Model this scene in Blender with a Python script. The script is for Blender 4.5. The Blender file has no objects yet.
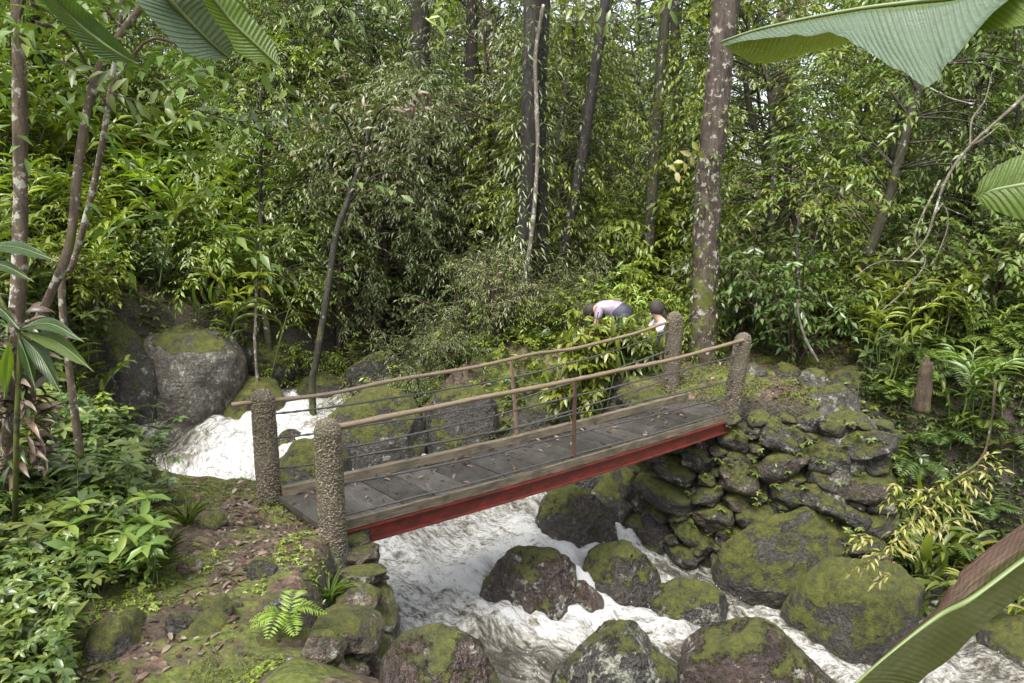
import bpy, bmesh, math, random, re
import numpy as np
from mathutils import Vector, Matrix

# ------------------------------------------------------------------ camera, sky, sun, exposure
SC = bpy.context.scene
CAM_H, PITCH, FPX = 2.54, 0.197, 740.0
cam_data = bpy.data.cameras.new('camera')
cam_data.sensor_width = 36.0
cam_data.lens = 36.0 * FPX / 1024.0
cam_data.clip_start = 0.05
cam_data.clip_end = 1000
cam = bpy.data.objects.new('camera', cam_data)
SC.collection.objects.link(cam)
cam.location = (0, 0, CAM_H)
cam.rotation_euler = (math.pi / 2 - PITCH, 0, 0)
SC.camera = cam

SUN_EL, SUN_AZ = math.radians(62), math.radians(205)     # azimuth clockwise from +Y
world = bpy.data.worlds.new('World')
SC.world = world
world.use_nodes = True
wn = world.node_tree
for n in list(wn.nodes):
    wn.nodes.remove(n)
sky = wn.nodes.new('ShaderNodeTexSky')
sky.sky_type = 'NISHITA'
sky.sun_disc = False
sky.sun_elevation = SUN_EL
sky.sun_rotation = SUN_AZ
sky.air_density = 1.0
sky.dust_density = 4.0
hsv = wn.nodes.new('ShaderNodeHueSaturation')            # overcast: the blue goes out of the sky
hsv.inputs['Saturation'].default_value = 0.38
bgn = wn.nodes.new('ShaderNodeBackground')
bgn.inputs['Strength'].default_value = 0.15
wout = wn.nodes.new('ShaderNodeOutputWorld')
wn.links.new(sky.outputs[0], hsv.inputs['Color'])
wn.links.new(hsv.outputs[0], bgn.inputs['Color'])
wn.links.new(bgn.outputs[0], wout.inputs['Surface'])

sun_data = bpy.data.lights.new('sun', 'SUN')
sun_data.energy = 1.5
sun_data.angle = math.radians(25)
sun_data.color = (1.0, 0.985, 0.95)
sun = bpy.data.objects.new('sun', sun_data)
SC.collection.objects.link(sun)
sd = Vector((math.sin(SUN_AZ) * math.cos(SUN_EL), math.cos(SUN_AZ) * math.cos(SUN_EL), math.sin(SUN_EL)))
sun.rotation_euler = sd.to_track_quat('Z', 'Y').to_euler()

SC.view_settings.view_transform = 'Standard'
SC.view_settings.look = 'None'
SC.view_settings.gamma = 1.0
SC.view_settings.exposure = 1.8
SC.view_settings.use_curve_mapping = False
SC.cycles.max_bounces = 6
SC.cycles.diffuse_bounces = 2
SC.cycles.glossy_bounces = 2
SC.cycles.transmission_bounces = 4
SC.cycles.transparent_max_bounces = 6
SC.cycles.use_denoising = True
SC.cycles.sample_clamp_indirect = 6.0

# ------------------------------------------------------------------ pixel -> place helpers (layout only)
def ray(px, py):
    u = (px - 512) / FPX; v = -(py - 341.5) / FPX
    return np.array([u, math.cos(PITCH) + v * math.sin(PITCH), -math.sin(PITCH) + v * math.cos(PITCH)])
def WZ(px, py, z):
    r = ray(px, py); t = (z - CAM_H) / r[2]
    return r * t + np.array([0, 0, CAM_H])
def WY(px, py, Y):
    r = ray(px, py); t = Y / r[1]
    return r * t + np.array([0, 0, CAM_H])
def mpp(Y, py=341):                                       # metres per pixel at world depth Y
    return Y / ray(512, py)[1] / FPX

# ------------------------------------------------------------------ numpy noise
_rs = np.random.RandomState(7)
_PERM = _rs.rand(256, 256).astype(np.float64)
_P3 = _rs.rand(64, 64, 64)
def _sm(t): return t * t * (3 - 2 * t)
def noise2(x, y):
    x = np.asarray(x, float); y = np.asarray(y, float)
    xi = np.floor(x).astype(int); yi = np.floor(y).astype(int)
    fx = _sm(x - xi); fy = _sm(y - yi)
    a = _PERM[xi & 255, yi & 255]; b = _PERM[(xi + 1) & 255, yi & 255]
    c = _PERM[xi & 255, (yi + 1) & 255]; d = _PERM[(xi + 1) & 255, (yi + 1) & 255]
    return (a * (1 - fx) + b * fx) * (1 - fy) + (c * (1 - fx) + d * fx) * fy - 0.5
def fbm2(x, y, o=4):
    s = 0; a = 1.0
    for k in range(o):
        s = s + a * noise2(x * 2 ** k + 17.3 * k, y * 2 ** k + 5.1 * k); a *= 0.5
    return s
def noise3(p):
    p = np.asarray(p, float); i = np.floor(p).astype(int); f = _sm(p - i); r = 0
    for dx in (0, 1):
        for dy in (0, 1):
            for dz in (0, 1):
                w = (f[:, 0] if dx else 1 - f[:, 0]) * (f[:, 1] if dy else 1 - f[:, 1]) * (f[:, 2] if dz else 1 - f[:, 2])
                r = r + w * _P3[(i[:, 0] + dx) & 63, (i[:, 1] + dy) & 63, (i[:, 2] + dz) & 63]
    return r - 0.5
def fbm3(p, o=3):
    s = 0; a = 1.0
    for k in range(o):
        s = s + a * noise3(p * 2 ** k + 11.7 * k); a *= 0.5
    return s
def sst(a, b, x):
    t = np.clip((x - a) / (b - a), 0, 1)
    return t * t * (3 - 2 * t)

# ------------------------------------------------------------------ object helpers
COL = SC.collection
def mk_mesh(name, V, F, mats=(), mi=None, smooth=True, uv=None):
    """V (n,3); F list of int arrays (m,3) or (m,4); mats list of materials; mi list of material index per face array"""
    me = bpy.data.meshes.new(name)
    V = np.asarray(V, np.float32)
    F = [np.asarray(f, np.int32) for f in F if len(f)]
    nf = sum(len(f) for f in F)
    me.vertices.add(len(V)); me.vertices.foreach_set('co', V.ravel())
    loops = np.concatenate([f.ravel() for f in F])
    tot = np.concatenate([np.full(len(f), f.shape[1], np.int32) for f in F])
    start = np.concatenate([[0], np.cumsum(tot)[:-1]]).astype(np.int32)
    me.loops.add(len(loops)); me.loops.foreach_set('vertex_index', loops)
    me.polygons.add(nf); me.polygons.foreach_set('loop_start', start); me.polygons.foreach_set('loop_total', tot)
    if mi is not None:
        me.polygons.foreach_set('material_index', np.concatenate([np.full(len(f), m, np.int32) if np.isscalar(m) else m for f, m in zip(F, mi)]))
    me.polygons.foreach_set('use_smooth', np.full(nf, smooth))
    for m in mats: me.materials.append(m)
    if uv is not None:
        l = me.uv_layers.new(name='UVMap')
        l.data.foreach_set('uv', np.asarray(uv, np.float32)[loops].ravel())
    me.update(calc_edges=True)
    me.validate()
    return me
def link(name, me, parent=None, loc=None, rotz=0, scale=None):
    o = bpy.data.objects.new(name, me)
    COL.objects.link(o)
    if parent is not None: o.parent = parent
    if loc is not None: o.location = [float(c) for c in loc]
    if rotz: o.rotation_euler = (0, 0, rotz)
    if scale is not None: o.scale = (scale, scale, scale) if np.isscalar(scale) else scale
    return o
def tag(o, label=None, cat=None, group=None, kind=None):
    if label: o['label'] = label
    if cat: o['category'] = cat
    if group: o['group'] = group
    if kind: o['kind'] = kind
    return o
def empty(name, loc=(0, 0, 0), rotz=0):
    o = bpy.data.objects.new(name, None)
    o.empty_display_size = 0.2
    COL.objects.link(o)
    o.location = [float(c) for c in loc]; o.rotation_euler = (0, 0, rotz)
    return o
def dup(root, loc, rotz=0, scale=1.0, label=None, group=None, tilt=(0, 0)):
    r = root.copy(); COL.objects.link(r)
    r.location = [float(c) for c in loc]; r.rotation_euler = (tilt[0], tilt[1], rotz)
    r.scale = (scale, scale, scale) if np.isscalar(scale) else scale
    if label: r['label'] = label
    if group: r['group'] = group
    for ch in list(root.children):
        c = ch.copy(); COL.objects.link(c); c.parent = r
    return r

class MB:
    """collects pieces into one mesh"""
    def __init__(s): s.V = []; s.F = {3: [], 4: []}; s.M = {3: [], 4: []}; s.UV = []; s.n = 0
    def add(s, V, F, m=0, uv=None):
        V = np.asarray(V, float)
        for f in (F if isinstance(F, list) else [F]):
            f = np.asarray(f, int)
            if len(f) == 0: continue
            s.F[f.shape[1]].append(f + s.n); s.M[f.shape[1]].append(np.full(len(f), m, np.int32))
        s.V.append(V); s.UV.append(np.zeros((len(V), 2)) if uv is None else uv); s.n += len(V)
        return s
    def mesh(s, name, mats, smooth=True):
        F = []; mi = []
        for k in (3, 4):
            if s.F[k]: F.append(np.concatenate(s.F[k])); mi.append(np.concatenate(s.M[k]))
        return mk_mesh(name, np.concatenate(s.V), F, mats, mi, smooth, np.concatenate(s.UV))
    def build(s, name, mats, parent=None, smooth=True, loc=None):
        if not isinstance(mats, (list, tuple)): mats = [mats]
        return link(name, s.mesh(name, mats, smooth), parent, loc)

def tube(pts, rad, n=8, cap=True, rough=0.0, seed=0, rfreq=6.0):
    """tube along points with per-point radius -> V,F list"""
    pts = np.asarray(pts, float); k = len(pts)
    rad = np.full(k, rad, float) if np.isscalar(rad) else np.asarray(rad, float)
    T = np.gradient(pts, axis=0); T /= np.linalg.norm(T, axis=1)[:, None] + 1e-9
    ref = np.array([0, 0, 1.0]) if abs(T[:, 2]).mean() < 0.8 else np.array([1.0, 0, 0])
    A = np.cross(T, ref); A /= np.linalg.norm(A, axis=1)[:, None] + 1e-9
    B = np.cross(T, A)
    th = np.linspace(0, 2 * np.pi, n, endpoint=False)
    ring = A[:, None, :] * np.cos(th)[None, :, None] + B[:, None, :] * np.sin(th)[None, :, None]
    R = rad[:, None, None] * np.ones((k, n, 1))
    P0 = pts[:, None, :] + ring * R
    if rough:
        nz = fbm3(P0.reshape(-1, 3) * rfreq + seed * 7.7, 3).reshape(k, n, 1)
        R = R * (1 + rough * 2 * nz)
    V = (pts[:, None, :] + ring * R).reshape(-1, 3)
    i = np.arange(k - 1)[:, None] * n; j = np.arange(n)[None, :]; j2 = (j + 1) % n
    F = np.stack([i + j, i + n + j, i + n + j2, i + j2], -1).reshape(-1, 4)
    Fs = [F]
    if cap:
        V = np.vstack([V, pts[:1], pts[-1:]]); c0 = k * n; c1 = c0 + 1
        jj = np.arange(n); j3 = (jj + 1) % n
        Fs.append(np.stack([np.full(n, c0), jj, j3], -1))
        Fs.append(np.stack([np.full(n, c1), (k - 1) * n + j3, (k - 1) * n + jj], -1))
    return V, Fs
def spline(P, n=20):
    """Catmull-Rom through points"""
    P = np.asarray(P, float)
    if len(P) == 2: P = np.vstack([P[0], (P[0] + P[1]) / 2, P[1]])
    Q = np.vstack([2 * P[0] - P[1], P, 2 * P[-1] - P[-2]]); out = []
    m = len(P) - 1
    for t in np.linspace(0, m - 1e-9, n):
        i = int(t); f = t - i; a, b, c, d = Q[i], Q[i + 1], Q[i + 2], Q[i + 3]
        out.append(0.5 * (2 * b + (c - a) * f + (2 * a - 5 * b + 4 * c - d) * f * f + (3 * b - a - 3 * c + d) * f ** 3))
    return np.array(out)
def boxv(c, s, R=None):
    c = np.asarray(c, float); s = np.asarray(s, float) / 2
    V = np.array([[x, y, z] for x in (-1, 1) for y in (-1, 1) for z in (-1, 1)], float) * s
    if R is not None: V = V @ np.asarray(R).T
    return V + c, np.array([[0, 1, 3, 2], [4, 6, 7, 5], [0, 4, 5, 1], [2, 3, 7, 6], [0, 2, 6, 4], [1, 5, 7, 3]])
_ICO = {}
def ico(sub):
    if sub not in _ICO:
        bm = bmesh.new(); bmesh.ops.create_icosphere(bm, subdivisions=sub, radius=1.0)
        bm.verts.ensure_lookup_table()
        _ICO[sub] = (np.array([v.co[:] for v in bm.verts]), np.array([[v.index for v in f.verts] for f in bm.faces]))
        bm.free()
    return _ICO[sub]

# ------------------------------------------------------------------ materials
def nmat(name):
    m = bpy.data.materials.new(name); m.use_nodes = True
    nt = m.node_tree
    for n in list(nt.nodes): nt.nodes.remove(n)
    out = nt.nodes.new('ShaderNodeOutputMaterial')
    return m, nt, out
class N:
    """tiny node-graph writer"""
    def __init__(s, name):
        s.m, s.nt, s.out = nmat(name)
    def node(s, t, **kw):
        n = s.nt.nodes.new(t)
        for k, v in kw.items(): setattr(n, k, v)
        return n
    def lk(s, a, b): s.nt.links.new(a, b)
    def setin(s, n, key, v):
        if v is None: return
        if hasattr(v, 'is_output') or isinstance(v, bpy.types.NodeSocket): s.lk(v, n.inputs[key])
        else: n.inputs[key].default_value = v
    def coord(s, kind='Object'): return s.node('ShaderNodeTexCoord').outputs[kind]
    def mapping(s, v, scale=(1, 1, 1), loc=(0, 0, 0)):
        n = s.node('ShaderNodeMapping'); s.lk(v, n.inputs[0]); n.inputs['Scale'].default_value = scale; n.inputs['Location'].default_value = loc
        return n.outputs[0]
    def noise(s, v, scale=5, detail=4, rough=0.55, dist=0.0, out=0):
        n = s.node('ShaderNodeTexNoise'); s.lk(v, n.inputs['Vector'])
        n.inputs['Scale'].default_value = scale; n.inputs['Detail'].default_value = detail
        n.inputs['Roughness'].default_value = rough; n.inputs['Distortion'].default_value = dist
        return n.outputs[out]
    def voro(s, v, scale=5, out='Distance', feature='F1', rnd=1.0):
        n = s.node('ShaderNodeTexVoronoi', feature=feature); s.lk(v, n.inputs['Vector'])
        n.inputs['Scale'].default_value = scale; n.inputs['Randomness'].default_value = rnd
        return n.outputs[out]
    def ramp(s, f, stops, interp='LINEAR'):
        n = s.node('ShaderNodeValToRGB'); s.lk(f, n.inputs[0]); cr = n.color_ramp; cr.interpolation = interp
        while len(cr.elements) < len(stops): cr.elements.new(0.5)
        for e, (p, c) in zip(cr.elements, stops):
            e.position = p; e.color = (*c, 1) if not np.isscalar(c) else (c, c, c, 1)
        return n.outputs[0]
    def mix(s, f, a, b, mode='MIX'):
        n = s.node('ShaderNodeMix', data_type='RGBA', blend_type=mode)
        s.setin(n, 0, f)
        for k, v in ((6, a), (7, b)):
            if isinstance(v, bpy.types.NodeSocket): s.lk(v, n.inputs[k])
            else: n.inputs[k].default_value = (*v, 1)
        return n.outputs[2]
    def math(s, op, a, b=None, clamp=False):
        n = s.node('ShaderNodeMath', operation=op, use_clamp=clamp)
        s.setin(n, 0, a); s.setin(n, 1, b)
        return n.outputs[0]
    def sep(s, v):
        n = s.node('ShaderNodeSeparateXYZ'); s.lk(v, n.inputs[0]); return n.outputs
    def bump(s, h, strength=0.5, dist=0.02, normal=None):
        n = s.node('ShaderNodeBump'); s.lk(h, n.inputs['Height']); n.inputs['Strength'].default_value = strength
        n.inputs['Distance'].default_value = dist
        if normal is not None: s.lk(normal, n.inputs['Normal'])
        return n.outputs[0]
    def principled(s, color, rough=0.6, normal=None, spec=0.5, **kw):
        n = s.node('ShaderNodeBsdfPrincipled')
        if isinstance(color, bpy.types.NodeSocket): s.lk(color, n.inputs['Base Color'])
        else: n.inputs['Base Color'].default_value = (*color, 1)
        s.setin(n, 'Roughness', rough); s.setin(n, 'Specular IOR Level', spec)
        if normal is not None: s.lk(normal, n.inputs['Normal'])
        for k, v in kw.items(): s.setin(n, k.replace('_', ' '), v)
        return n.outputs[0]
    def done(s, sh): s.lk(sh, s.out.inputs['Surface']); return s.m

def leaf_mat(name, cols, trans=0.35, rough=0.42, spec=0.5, tcol=(1.25, 1.5, 0.45), vein=False):
    """foliage: each leaf (mesh island) takes its own colour out of cols; light comes through it"""
    g = N(name)
    geo = g.node('ShaderNodeNewGeometry'); oi = g.node('ShaderNodeObjectInfo')
    r = g.math('FRACT', g.math('ADD', geo.outputs['Random Per Island'], g.math('MULTIPLY', oi.outputs['Random'], 0.37)))
    k = len(cols)
    c = g.ramp(r, [((i + 0.5) / k, col) for i, col in enumerate(cols)])
    hv = g.node('ShaderNodeHueSaturation')
    g.lk(c, hv.inputs['Color'])
    g.lk(g.math('ADD', g.math('MULTIPLY', oi.outputs['Random'], 0.5), 0.75), hv.inputs['Value'])
    hv.inputs['Saturation'].default_value = 1.0
    g.lk(g.math('ADD', g.math('MULTIPLY', oi.outputs['Random'], 0.035), 0.474), hv.inputs['Hue'])
    c = hv.outputs[0]
    normal = None
    if vein:
        uvs = g.coord('UV')
        w = g.node('ShaderNodeTexWave', wave_type='BANDS', bands_direction='X'); g.lk(g.mapping(uvs, (22, 5, 1)), w.inputs['Vector']); w.inputs['Scale'].default_value = 1.0
        normal = g.bump(w.outputs['Fac'], 0.25, 0.003)
    p = g.principled(c, rough - .02, normal, spec)
    t = g.node('ShaderNodeBsdfTranslucent')
    g.lk(g.mix(1.0, c, tcol, 'MULTIPLY'), t.inputs['Color'])
    ms = g.node('ShaderNodeMixShader'); ms.inputs[0].default_value = trans * 0.72
    g.lk(p, ms.inputs[1]); g.lk(t.outputs[0], ms.inputs[2])
    return g.done(ms.outputs[0])

def rock_mat(name, base, dark, moss=0.5, wet=0.4, lichen=0.15, mosscol=((0.050, 0.058, 0.009), (0.175, 0.180, 0.020))):
    g = N(name); co = g.coord('Object'); oi = g.node('ShaderNodeObjectInfo')
    v = g.node('ShaderNodeVectorMath', operation='ADD'); g.lk(co, v.inputs[0]); 
    cmb = g.node('ShaderNodeCombineXYZ'); g.lk(g.math('MULTIPLY', oi.outputs['Random'], 40), cmb.inputs[0]); g.lk(cmb.outputs[0], v.inputs[1])
    co = v.outputs[0]
    n1 = g.noise(co, 2.2, 8, 0.6); n2 = g.noise(co, 14, 6, 0.65); n3 = g.noise(co, 60, 3, 0.6)
    c = g.mix(g.ramp(n1, [(0.35, 0.0), (0.65, 1.0)]), dark, base)
    c = g.mix(g.ramp(n2, [(0.45, 0.0), (0.66, 0.35)]), c, tuple(x * 1.5 for x in base))
    crack = g.voro(co, 3.0, 'Distance', 'DISTANCE_TO_EDGE')
    lm = g.ramp(g.noise(co, 7, 5, 0.7), [(0.62 - lichen * 0.2, 0.0), (0.66 - lichen * 0.2, min(1, lichen * 5))])
    c = g.mix(lm, c, (0.25, 0.255, 0.195))
    nz = g.sep(g.node('ShaderNodeNewGeometry').outputs['Normal'])[2]
    mf = g.math('ADD', g.math('MULTIPLY', nz, 0.85), g.math('MULTIPLY', g.math('SUBTRACT', g.noise(co, 3.0, 8, 0.72), 0.5), 2.6))
    mf = g.math('ADD', mf, g.math('MULTIPLY', g.math('SUBTRACT', g.noise(co, 17, 5, 0.7), 0.5), 0.9))
    mm = g.ramp(mf, [(max(0.0, 0.75 - moss * 0.75), 0.0), (min(1.0, 0.95 - moss * 0.75), 1.0)])
    mc = g.mix(g.ramp(g.noise(co, 11, 8, 0.78), [(0.38, 0.0), (0.62, 1.0)]), mosscol[0], mosscol[1])
    mc = g.mix(g.ramp(g.noise(co, 55, 4, 0.8), [(0.40, 0.55), (0.52, 0.0)]), mc, (0.03, 0.034, 0.008))
    c = g.mix(g.ramp(g.noise(co, 24, 5, 0.75), [(0.40, 0.75), (0.58, 0.0)]), c, tuple(x * 0.35 for x in dark))
    c = g.mix(mm, c, mc)
    vo = g.voro(co, 26, 'Distance'); h = g.math('ADD', g.math('MULTIPLY', n2, 1.1), g.math('MULTIPLY', n3, 0.45)); h = g.math('ADD', h, g.math('MULTIPLY', vo, 0.25))
    h = g.math('ADD', h, g.math('MULTIPLY', g.math('MULTIPLY', mm, g.noise(co, 70, 4, 0.8)), 1.6))
    bp = g.bump(h, 1.0, 0.045)
    rg = g.ramp(mm, [(0.0, 0.6 - wet * 0.47), (1.0, 0.9)])
    return g.done(g.principled(c, rg, bp, 0.5))

# ------------------------------------------------------------------ the lie of the land
CH = np.array([(-0.6, 24, .3, 1.0), (-2.0, 16, -.8, .5), (-2.9, 13, -1.1, .8), (-3.9, 10.8, -1.20, 1.8), (-3.3, 9.2, -1.28, 1.8),
               (-1.5, 8.3, -1.4, 1.3), (0.0, 7.6, -1.55, 1.4), (1.2, 7.0, -1.9, 1.55), (3.2, 6.6, -2.2, 1.4), (6, 6.3, -2.5, 1.3), (14, 5.6, -3.0, 1.4)])
_f = spline(CH, 90); _f[:, 3] = np.interp(np.linspace(0, 10, 90), np.arange(11), CH[:, 3])
_arc = np.concatenate([[0], np.cumsum(np.linalg.norm(np.diff(_f[:, :2], axis=0), axis=1))])
def chan(x, y):
    """nearest point of the stream's centreline: distance, side (+ = far/right bank side), water level, half width, arc length"""
    x = np.atleast_1d(np.asarray(x, float)).ravel(); y = np.atleast_1d(np.asarray(y, float)).ravel()
    best = np.full(len(x), 1e9); zw = np.zeros(len(x)); hw = np.zeros(len(x)); arc = np.zeros(len(x)); side = np.zeros(len(x))
    for i in range(len(_f) - 1):
        a = _f[i]; b = _f[i + 1]; d = b[:2] - a[:2]; L2 = (d ** 2).sum()
        t = np.clip(((x - a[0]) * d[0] + (y - a[1]) * d[1]) / L2, 0, 1)
        qx = x - a[0] - t * d[0]; qy = y - a[1] - t * d[1]; dd = np.hypot(qx, qy); m = dd < best
        best[m] = dd[m]; zw[m] = (a[2] + t * (b[2] - a[2]))[m]; hw[m] = (a[3] + t * (b[3] - a[3]))[m]
        arc[m] = (_arc[i] + t * math.sqrt(L2))[m]; side[m] = np.sign(d[0] * qy - d[1] * qx)[m]
    return best, side, zw, hw, arc
def height(x, y):
    x = np.asarray(x, float); y = np.asarray(y, float); shp = x.shape
    x = x.ravel(); y = y.ravel()
    d, side, zw, hw, arc = chan(x, y)
    d = d - hw + 0.25 * fbm2(x * 1.3, y * 1.3, 2)
    # near side (side < 0 means right of the flow, which is the camera's side)
    plat = 0.30 * sst(-3.0, -4.5, x) + 0.06 + 0.85 * sst(3.2, 1.2, y) * sst(-4, -1, x) + 0.5 * sst(-6, -12, x)
    hillL = 5.0 * (1 - np.exp(-np.maximum(0, -x - 5.5) * 0.09)) + 1.5 * sst(8, 20, y) * sst(-4, -8, x)
    near = plat + hillL - 0.16 * np.exp(-((x + 1.75) / .55) ** 2 - ((y - 5.75) / .45) ** 2)
    bedz = zw - 0.55
    tl = sst(0.0, 0.9, d)
    hl = bedz + (near - bedz) * tl
    tn = sst(0.5, 3.3, d)
    landn = 0.5 + 0.35 * sst(2, 0.5, y)
    hn = bedz + (landn - bedz) * tn
    k = sst(-1.45, -0.95, x + 0.10 * noise2(y * 3, y * 0 + 3.3))
    k = np.where(y > 6.6, 0, k)
    hnear = hl * (1 - k) + hn * k
    # far side
    back = np.maximum(0, y - 10)
    fl = 0.10 + 4.5 * (1 - np.exp(-back * 0.014)) + 7.0 * (1 - np.exp(-np.maximum(0, -x - 3.6) * 0.07)) * sst(10.5, 14, y) + 3.5 * (1 - np.exp(-np.maximum(0, x - 4.5) * 0.07))
    cutw = 0.75 + 1.15 * sst(3.6, 4.4, x) + 1.45 * sst(2.1, 0.7, x)
    hf = bedz + (fl - bedz) * sst(0.0, 1.0, d / cutw)
    h = np.where(side > 0, hf, hnear)
    h = h + 0.07 * fbm2(x * 1.1 + 3, y * 1.1, 4) + 0.045 * fbm2(x * 5, y * 5, 4) + 0.02 * np.abs(fbm2(x * 13, y * 13, 2))
    h = h + 0.5 * fbm2(x * .25, y * .25, 2) * sst(12, 20, np.hypot(x, y))
    return h.reshape(shp)
def gz(x, y): return float(height(np.array([x]), np.array([y]))[0])
def GP(px, py):
    """where the sight line of a place in the photo meets the ground"""
    r = ray(px, py); prev = 1.5
    t = np.linspace(1.5, 60, 1200); P = r[None] * t[:, None] + np.array([0, 0, CAM_H])
    g = height(P[:, 0], P[:, 1]); k = np.argmax(P[:, 2] < g)
    return np.array([P[k, 0], P[k, 1], g[k]])

# ------------------------------------------------------------------ ground
g = N('forest_floor')
co = g.coord('Object')
n1 = g.noise(co, 1.6, 6, 0.6); n2 = g.noise(co, 12, 6, 0.7)
soil = g.mix(g.ramp(n2, [(0.35, 0), (0.7, 1)]), (0.030, 0.022, 0.014), (0.085, 0.062, 0.040))
vl = g.node('ShaderNodeTexVoronoi'); g.lk(co, vl.inputs[0]); vl.inputs['Scale'].default_value = 26
lit = g.ramp(g.sep(vl.outputs['Color'])[0], [(0.0, (0.05, 0.03, 0.02)), (0.35, (0.12, 0.07, 0.045)), (0.6, (0.19, 0.13, 0.09)), (0.8, (0.06, 0.05, 0.04)), (1.0, (0.22, 0.17, 0.11))], 'CONSTANT')
c = g.mix(g.ramp(n1, [(0.40, 0.75), (0.60, 0.1)]), soil, lit)
mossc = g.mix(g.ramp(g.noise(co, 16, 5, 0.7), [(0.3, 0), (0.7, 1)]), (0.04, 0.055, 0.012), (0.13, 0.145, 0.025))
c = g.mix(g.ramp(g.noise(co, 1.9, 7, 0.68), [(0.47, 0.0), (0.56, 1.0)]), c, mossc)
nz = g.sep(g.node('ShaderNodeNewGeometry').outputs['Normal'])[2]
c = g.mix(g.ramp(nz, [(0.35, 1.0), (0.7, 0.0)]), c, (0.05, 0.042, 0.03))
hgt = g.math('ADD', g.noise(co, 35, 6, 0.7), g.math('MULTIPLY', vl.outputs['Distance'], 0.8))
M_ground = g.done(g.principled(c, 0.8, g.bump(hgt, 0.9, 0.03), 0.3))

def axis(a, b, fine0, fine1, df, dc):
    L = [fine0]
    s = df
    out = list(np.arange(fine0, fine1, df))
    v = fine1
    while v < b: out.append(v); s = min(dc, s * 1.12); v += s
    out.append(b); s = df; v = fine0
    while v > a: s = min(dc, s * 1.12); v -= s; out.insert(0, max(v, a))
    return np.unique(np.round(out, 4))
ax = axis(-160, 160, -6.0, 7.0, 0.045, 6.0); ay = axis(-60, 220, 2.5, 12, 0.045, 6.0)
X, Y = np.meshgrid(ax, ay, indexing='ij')
Z = height(X, Y)
nx, ny = X.shape
idx = (np.arange(nx - 1)[:, None] * ny + np.arange(ny - 1)[None, :])
F = np.stack([idx, idx + ny, idx + ny + 1, idx + 1], -1).reshape(-1, 4)
ground = link('ground', mk_mesh('ground', np.stack([X, Y, Z], -1).reshape(-1, 3), [F], [M_ground]))
tag(ground, kind='structure')

# ------------------------------------------------------------------ rocks: table first, the water needs to know where they break it
M_rock_moss = rock_mat('mossy_stone', (0.075, 0.064, 0.050), (0.022, 0.019, 0.015), moss=0.55, wet=0.2, lichen=0.25)
M_rock_wet = rock_mat('wet_stone', (0.070, 0.046, 0.034), (0.018, 0.012, 0.009), moss=0.22, wet=0.95, lichen=0.2)
M_rock_half = rock_mat('half_mossy_stone', (0.060, 0.047, 0.037), (0.014, 0.012, 0.009), moss=0.42, wet=0.85, lichen=0.15)
M_rock_dry = rock_mat('lichen_stone', (0.115, 0.100, 0.078), (0.042, 0.036, 0.028), moss=0.36, wet=0.1, lichen=0.4)
M_rock_big = rock_mat('weathered_boulder', (0.135, 0.118, 0.092), (0.062, 0.053, 0.040), moss=0.28, wet=0.1, lichen=0.3)
M_rock_full = rock_mat('moss_covered_stone', (0.07, 0.06, 0.045), (0.025, 0.022, 0.018), moss=0.85, wet=0.1, lichen=0.1)
M_rock_white = rock_mat('pale_patched_stone', (0.060, 0.053, 0.045), (0.014, 0.012, 0.010), moss=0.28, wet=0.85, lichen=0.5)
M_rock_dark = rock_mat('shade_darkened_stone', (0.050, 0.042, 0.032), (0.014, 0.012, 0.009), moss=0.45, wet=0.5, lichen=0.1)  # shade under the overhanging bushes darkened into the colour; also serves plainly dark stones
M_rock_masonry = rock_mat('brown_masonry_stone', (0.135, 0.102, 0.066), (0.040, 0.030, 0.020), moss=0.34, wet=0.2, lichen=0.3)
M_rock_wall = rock_mat('rubble_stone', (0.100, 0.076, 0.050), (0.026, 0.020, 0.014), moss=0.48, wet=0.3, lichen=0.25)
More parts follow.
